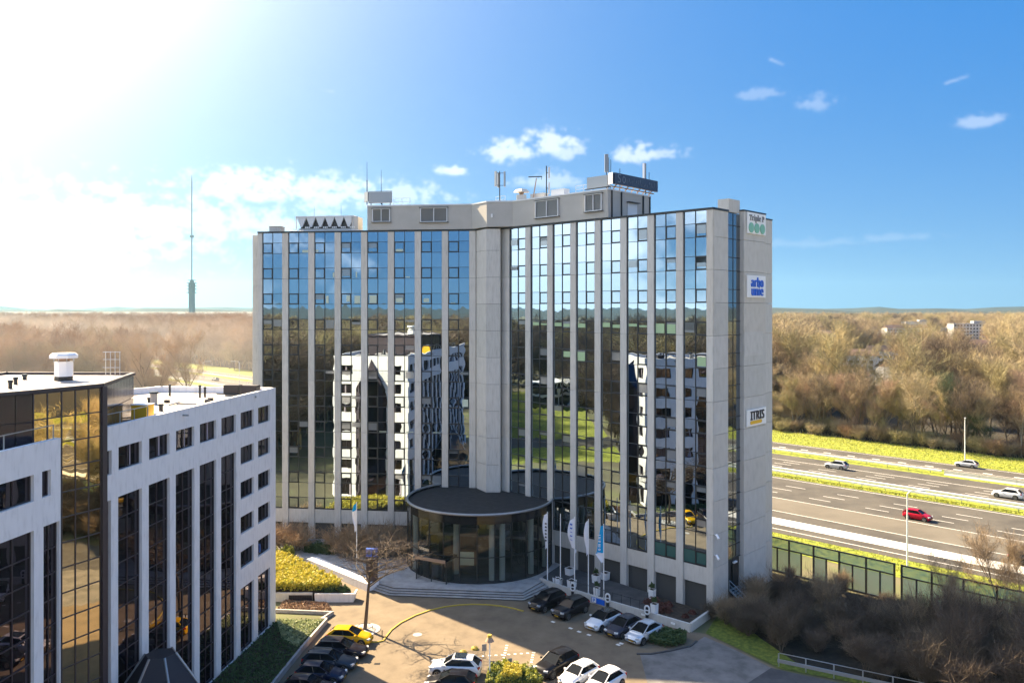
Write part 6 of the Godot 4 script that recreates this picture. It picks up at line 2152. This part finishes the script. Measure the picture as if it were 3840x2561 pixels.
func make_woods() -> void:
	var kinds := []
	for k in 6:
		kinds.append(bare_plant(200 + k, [15.0, 17.0, 13.0, 16.0, 14.0, 18.0][k], [0.62, 0.5, 0.8, 0.55, 0.7, 0.42][k], [0.2, 0.22, 0.2, 0.24, 0.18, 0.22][k], 3, 4400, 1.8, 0.04, 1, [0.2, 0.3, 0.15, 0.22, 0.16, 0.3][k]))
	var bush := bare_plant(300, 4.2, 1.1, 0.06, 2, 3000, 1.2, 0.03, 6, 0.15)
	var bush2 := bare_plant(301, 3.4, 1.5, 0.05, 2, 2800, 1.0, 0.028, 7, 0.1)
	var bush3 := bare_plant(302, 5.2, 0.7, 0.07, 2, 2200, 1.4, 0.03, 4, 0.2)
	var bark := [M["bark"], M["grey bark"], M["bark"]]
	var tone := [M["twigs olive"], M["twigs brown"], M["twigs rust"], M["twigs tan"], M["twigs fawn"], M["twigs gold"], M["twigs pink"], M["twigs dark"], M["twigs ivy"]]
	var words := ["olive", "brown", "rust-coloured", "tan", "fawn", "golden", "pinkish", "dark", "ivy-green"]
	var r := RandomNumberGenerator.new()
	r.seed = 99
	var plant := func(kind: int, p: Vector2, size: float, t: int, where: String, group: String) -> void:
		var o := thing("bare_tree", "bare %s tree %s" % [words[t], where], "tree", pt(p), r.randf() * TAU, group)
		o.scale = Vector3(size * r.randf_range(0.9, 1.15), size, size * r.randf_range(0.9, 1.15))
		part(o, "trunk", kinds[kind][0], bark[kind % 3])
		part(o, "crown", kinds[kind][1], tone[t])
	# edge of the wood beyond the motorway
	for k in 175:
		var s := -112.0 + k * 0.92 + r.randf_range(-2, 2)
		var q := 198.0 + pow(r.randf(), 1.5) * 60.0
		if k % 2 == 0:
			q = 195.0 + r.randf() * 10.0
		var sz := r.randf_range(0.55, 0.95) if q < 205 else r.randf_range(0.85, 1.5)
		plant.call(r.randi() % 6, hd * s + hn * q, sz, [0, 3, 5, 6, 7, 1, 3, 0, 8, 1][r.randi() % 10], "in the wood beyond the motorway", "trees of the wood beyond the motorway")
	# shrubs along the foot of the wood
	for k in 90:
		var p := hd * (-112.0 + k * 1.75 + r.randf_range(-1, 1)) + hn * (193.5 + r.randf() * 8.0)
		var t := r.randi() % 4
		var o := thing("bare_shrub", "bare %s shrub at the foot of the wood beyond the motorway" % ["olive", "brown", "rust-coloured", "tan"][t], "shrub", pt(p), r.randf() * TAU, "shrubs along the foot of the wood")
		var b: Array = bush if k % 2 else bush2
		o.scale = Vector3.ONE * r.randf_range(0.7, 1.3)
		part(o, "stem", b[0], M["bark"])
		part(o, "twigs", b[1], tone[t])
	# hazy trees on the other side, before and behind the road
	var planted := 0
	while planted < 125:
		var z := r.randf_range(230, 430)
		var x := z * r.randf_range(-0.66, -0.30)
		var q := Vector2(x, z).dot(hn)
		if q > 98 and q < 190:
			continue
		if q <= 98 and x / z > -0.40:
			continue
		planted += 1
		plant.call(r.randi() % 6, Vector2(x, z), r.randf_range(0.85, 1.4), [4, 2, 4, 3, 4][r.randi() % 5], "in the hazy wood towards the mast", "trees of the hazy wood")
	# far woods as masses
	far_wood("far_wood", kinds, Vector2(0.27, 0.72), 240.0, 1500.0, 3600, [M["twigs gold"], M["twigs tan"], M["twigs brown"], M["twigs olive"], M["twigs pink"], M["twigs dark"]], "wide bare winter wood stretching to the horizon past the motorway", r, true)
	far_wood("far_wood", kinds, Vector2(-0.75, -0.26), 380.0, 1700.0, 4200, [M["twigs fawn"], M["twigs rust"], M["twigs fawn"]], "hazy brown winter wood stretching to the horizon under the mast", r, true)
	# woods and groves behind the viewer, which the mirror glass shows
	far_wood("far_wood", kinds, Vector2(0, 0), 75.0, 600.0, 4500, [M["twigs dark"], M["bark"], M["twigs olive"], M["twigs dark"]], "dark wood round the back of the site seen in the mirror glass", r, false)
	# shaded shrubs at the side of the tower
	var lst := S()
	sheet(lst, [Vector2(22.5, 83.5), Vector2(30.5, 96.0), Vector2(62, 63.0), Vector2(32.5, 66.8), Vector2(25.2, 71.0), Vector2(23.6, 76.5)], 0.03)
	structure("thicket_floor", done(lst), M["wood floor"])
	var n := 0
	while n < 210:
		var p := Vector2(r.randf_range(20, 56), r.randf_range(55, 97))
		var f := (p - Vector2(30.6, 97.0)).dot(Vector2(0.724, 0.690))
		if f > -0.8 or f < -25.0:
			continue
		var e := (p - Vector2(20.7, 74.5)).dot(Vector2(0.86, 0.51))
		if e < 2.6 or (p - Vector2(23.2, 70.3)).dot(Vector2(0.5, 0.866)) < 1.3:
			continue
		if (p - Vector2(20.69, 82.39)).dot(nR) > -0.5 and (p - Vector2(20.69, 82.39)).dot(dR) < 1.2:
			continue
		n += 1
		var near := clampf((p.x - 30.0) / 14.0, 0, 1)
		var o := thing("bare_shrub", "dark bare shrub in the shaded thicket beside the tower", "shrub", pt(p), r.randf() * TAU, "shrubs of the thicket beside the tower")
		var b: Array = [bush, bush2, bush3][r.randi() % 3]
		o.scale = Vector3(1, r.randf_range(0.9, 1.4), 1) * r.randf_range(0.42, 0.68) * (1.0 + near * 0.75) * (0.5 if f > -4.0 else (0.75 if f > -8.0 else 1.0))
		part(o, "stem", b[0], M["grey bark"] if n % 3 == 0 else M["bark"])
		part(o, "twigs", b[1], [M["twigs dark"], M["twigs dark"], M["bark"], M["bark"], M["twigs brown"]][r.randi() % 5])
	# grove on the far side of the drive, which the gold glass mirrors
	for k in 44:
		plant.call(r.randi() % 6, Vector2(r.randf_range(50, 86), r.randf_range(18, 72)), r.randf_range(0.6, 0.95), [5, 3, 0][k % 3], "in the grove beyond the dark road", "trees of the grove beyond the road")
	for p in [[48.5, 79.5, 0.5, 3], [51.5, 81.5, 0.45, 1], [42.0, 76.0, 0.4, 0], [47.0, 71.5, 0.45, 4], [43.5, 68.0, 0.42, 2], [52.5, 76.0, 0.5, 5]]:
		plant.call(p[3], Vector2(p[0], p[1]), p[2], 1, "rising out of the thicket beside the tower", "trees of the thicket beside the tower")
	# dense low undergrowth along the foot of the wood
	var st := S()
	for k in 9000:
		var s := r.randf_range(-112, 70)
		var q := 188.0 + r.randf() * 22.0
		var base := hw(s, q)
		var dd := Vector3(r.randfn(), 0, r.randfn()).normalized() * 0.06
		var h := (0.3 + 2.2 * clampf((q - 193.0) / 10.0, 0, 1)) * r.randf_range(0.4, 1.2)
		tri(st, base - dd, base + dd, base + Vector3(r.randfn() * 0.35 * h, h, r.randfn() * 0.35 * h))
	var u := structure("undergrowth", done(st), M["twigs olive"])
	u.set_meta("kind", "stuff")
	u.set_meta("label", "rough olive undergrowth along the foot of the wood")
	u.set_meta("category", "undergrowth")
	st = S()
	for k in 14000:
		var s := r.randf_range(-112, 70)
		var q := 178.0 + r.randf() * 17.0
		if r.randf() < 0.3:
			q = r.randf_range(99.5, 105.0)
		var base := hw(s, q)
		var dd := Vector3(r.randfn(), 0, r.randfn()).normalized() * 0.07
		tri(st, base - dd, base + dd, base + Vector3(r.randfn() * 0.12, r.randf_range(0.12, 0.5), r.randfn() * 0.12))
	u = structure("grass", done(st), M["leaf lime"])
	u.set_meta("kind", "stuff")
	u.set_meta("label", "sunlit tufts of grass on the motorway verges")
	u.set_meta("category", "grass")


func far_wood(called: String, kinds: Array, fan: Vector2, z0: float, z1: float, count: int, mats: Array, label: String, r: RandomNumberGenerator, ahead: bool) -> void:
	var root := thing(called, label, "wood", Vector3(0, 0, -z0 if ahead else z0))
	root.set_meta("kind", "stuff")
	for v in mats.size():
		var st := SurfaceTool.new()
		var k: Array = kinds[(v * 5 + int(z0)) % 6]
		for m in k:
			st.append_from(m, 0, Transform3D())
		var mm := MultiMesh.new()
		mm.transform_format = MultiMesh.TRANSFORM_3D
		mm.mesh = st.commit()
		var at := []
		var tries := 0
		while at.size() < count / mats.size() and tries < 40000:
			tries += 1
			var p: Vector2
			if ahead:
				var z := z0 * pow(z1 / z0, pow(r.randf(), 0.8))
				p = Vector2(z * r.randf_range(fan.x, fan.y), z)
				if absf(p.x / p.y) > 0.78:
					continue
			else:
				var a := r.randf_range(PI * 0.93, PI * 1.80)
				var rr := z0 * pow(z1 / z0, r.randf())
				p = Vector2(sin(a), cos(a)) * rr
				if p.x > -24.0 and p.y > -60.0:
					continue
				if p.y > 0.0 and (p.x > -62.0 or p.x / p.y > -0.72):
					continue
				if p.x > -205.0 and p.y > 74.0 and p.y < 104.0:
					continue
			var q := p.dot(hn)
			if q > 96 and q < 194:
				continue
			if ahead and p.x > 0.0 and hides_house(p):
				continue
			at.append(p)
		mm.instance_count = at.size()
		for i in at.size():
			var s := r.randf_range(0.7, 1.45)
			mm.set_instance_transform(i, Transform3D(Basis(Vector3.UP, r.randf() * TAU).scaled(Vector3(s * 1.2, s, s * 1.2)), pt(at[i])))
		var mi := MultiMeshInstance3D.new()
		mi.name = "trees"
		mi.multimesh = mm
		mi.material_override = mats[v]
		root.add_child(mi, true)
		mi.transform = Transform3D(Basis(), -root.position)
		mi.set_meta("kind", "stuff")


# ---------- far away ----------
func make_far_things() -> void:
	# television mast
	var z := 2000.0
	var o := thing("broadcast_mast", "very tall slender broadcast mast on a concrete shaft above the hazy wood", "mast", pt(Vector2(-796.0, z)))
	var st := S()
	tube(st, Vector3(0, 0, 0), Vector3(0, 72, 0), 8.0, 7.4, 20)
	part(o, "shaft", done(st), M["mast grey"])
	st = S()
	tube(st, Vector3(0, 72, 0), Vector3(0, 98, 0), 8.2, 8.2, 20, true)
	tube(st, Vector3(0, 98, 0), Vector3(0, 106, 0), 6.0, 4.0, 16, true)
	part(o, "head", done(st), M["mast grey"])
	for y in [73.0, 82.0, 90.0, 97.0, 104.0]:
		st = S()
		tube(st, Vector3(0, y, 0), Vector3(0, y + 1.6, 0), 12.0 if y < 100 else 9.0, 12.0 if y < 100 else 9.0, 20, true)
		part(o, "platform", done(st), M["mast grey"])
	st = S()
	tube(st, Vector3(0, 104, 0), Vector3(0, 345, 0), 1.5, 1.3, 10)
	tube(st, Vector3(0, 345, 0), Vector3(0, 367, 0), 1.6, 0.3, 10)
	part(o, "antenna_mast", done(st), M["mast grey"])
	st = S()
	tube(st, Vector3(0, 211, 0), Vector3(0, 216, 0), 5.0, 5.0, 12, true)
	part(o, "collar", done(st), M["mast grey"])
	# houses and flats among the trees
	var rr := RandomNumberGenerator.new()
	rr.seed = 17
	plain("house white", lin(0.62, 0.60, 0.57), 0.8)
	plain("house grey", lin(0.34, 0.34, 0.35), 0.8)
	plain("house roof", lin(0.16, 0.10, 0.08), 0.85)
	var spots := HOUSES
	for s in spots:
		var zz: float = s[2]
		var xx: float = (s[0] - 1920.0) * zz / 3021.0
		var g := thing("house" if s[5] == 0 else "flats", "pale %s half hidden in the bare wood beyond the motorway" % ("house" if s[5] == 0 else "block of flats"), "building", pt(Vector2(xx, zz)), rr.randf_range(-0.5, 0.5), "buildings in the wood beyond the motorway")
		var w: float = s[3]
		var h: float = s[4]
		part(g, "wall", boxm(w, h, 9), M["house white"] if rr.randf() < 0.7 else M["house grey"], at3(0, h * 0.5, 0))
		st = S()
		if s[5] == 0:
			for sg in [-1.0, 1.0]:
				quad(st, Vector3(-w * 0.5 - 0.4, h - 0.2, sg * 5.0), Vector3(w * 0.5 + 0.4, h - 0.2, sg * 5.0), Vector3(w * 0.5 + 0.4, h + 3.0, 0), Vector3(-w * 0.5 - 0.4, h + 3.0, 0))
				tri(st, Vector3(sg * w * 0.5, h, 4.5), Vector3(sg * w * 0.5, h, -4.5), Vector3(sg * w * 0.5, h + 2.9, 0))
		else:
			box(st, Vector3(0, h + 0.25, 0), Vector3(w + 0.6, 0.5, 9.6))
			box(st, Vector3(w * 0.2, h + 1.6, 0), Vector3(w * 0.3, 2.4, 5))
		part(g, "roof", done(st), M["house roof"] if s[5] == 0 else M["house grey"])
		var floors := int(h / 3.0)
		for f in floors:
			st = S()
			for k in int(w / 3.2):
				box(st, Vector3(-w * 0.5 + 1.6 + k * 3.2, 1.6 + f * 3.0, 4.5), Vector3(1.7, 1.3, 0.1))
			part(g, "window_row", done(st), M["car glass"])
	# what the mirror glass shows to the west and behind: a lawn with a drive, a glazed office, sheds
	st = S()
	sheet(st, [Vector2(-62, 76), Vector2(-205, 70), Vector2(-205, 104), Vector2(-62, 104)], -0.012)
	structure("lawn", done(st), M["verge grass"])
	st = S()
	sheet(st, [Vector2(-80, 40), Vector2(-92, 40), Vector2(-92, 130), Vector2(-80, 130)], -0.004)
	structure("driveway", done(st), M["asphalt"])
	var go := thing("glazed_office", "low white framed glazed office beyond the lawn, seen only in the mirror glass", "building", pt(Vector2(-165, 77)), 0.75)
	part(go, "wall", boxm(27, 7.5, 10), M["ground glass"], at3(0, 3.75, 0))
	part(go, "roof", boxm(28, 0.5, 11), M["white paint"], at3(0, 7.75, 0))
	for k in 10:
		part(go, "post", boxm(0.5, 7.4, 0.3), M["white paint"], at3(-13.4 + k * 2.98, 3.75, 5.1))
		part(go, "post", boxm(0.5, 7.4, 0.3), M["white paint"], at3(-13.4 + k * 2.98, 3.75, -5.1))
	part(go, "floor_band", boxm(27.2, 0.7, 10.3), M["white paint"], at3(0, 3.9, 0))
	for w in [[-358, -463, 22, 11, "white"], [-208, -383, 34, 13, "white"], [-165, -411, 16, 13, "grey"], [-245, -300, 26, 9, "grey"], [-233, -238, 16, 8, "white"]]:
		var sh := thing("shed", "large pale %s shed among the trees behind, seen only in the mirror glass" % w[4], "building", pt(Vector2(w[0], w[1])), 0.2, "sheds seen in the mirror glass")
		part(sh, "wall", boxm(w[2], w[3], 14), M["house white"] if w[4] == "white" else M["house grey"], at3(0, w[3] * 0.5, 0))
		part(sh, "roof", boxm(w[2] + 0.6, 0.5, 14.6), M["house grey"], at3(0, w[3] + 0.25, 0))
		part(sh, "door", boxm(4, 4.2, 0.2), M["dark metal"], at3(w[2] * 0.2, 2.1, -7.05))
	# low land on the horizon
	st = S()
	for ridge in [[2600.0, 34.0, 3], [3600.0, 40.0, 4], [5200.0, 52.0, 5]]:
		var nz := FastNoiseLite.new()
		nz.seed = ridge[2]
		nz.frequency = 0.0022
		var nseg := 220
		for i in nseg:
			var a0 := lerpf(-PI, PI, float(i) / nseg)
			var a1 := lerpf(-PI, PI, float(i + 1) / nseg)
			var f := func(a: float, back: float, up: float) -> Vector3:
				var d: Vector3 = Vector3(sin(a), 0, -cos(a)) * (ridge[0] + back)
				var h: float = ridge[1] * (0.82 + 0.5 * nz.get_noise_2d(d.x, d.z) + 0.12 * nz.get_noise_2d(d.x * 9.0, d.z * 9.0))
				return d + Vector3.UP * h * up
			quad(st, f.call(a0, 0, 0), f.call(a1, 0, 0), f.call(a1, 120, 1), f.call(a0, 120, 1))
			quad(st, f.call(a0, 120, 1), f.call(a1, 120, 1), f.call(a1, 500, 0), f.call(a0, 500, 0))
	plain("far land", lin(0.035, 0.05, 0.045), 1.0)
	structure("hills", done(st), M["far land"])


# thin morning mist lies over the low wood towards the sun, as the photograph shows round the foot of the mast
func make_mist() -> void:
	var mist := FogVolume.new()
	mist.name = "mist"
	mist.shape = RenderingServer.FOG_VOLUME_SHAPE_BOX
	mist.size = Vector3(2400, 26, 2370)
	var fm := FogMaterial.new()
	fm.albedo = Color(1.0, 0.97, 0.93)
	fm.density = 0.0008
	mist.material = fm
	add_child(mist)
	mist.position = Vector3(-1265, 13, -1325)
	mist.set_meta("kind", "stuff")
	mist.set_meta("label", "thin pale mist over the wood under the mast")
	mist.set_meta("category", "mist")
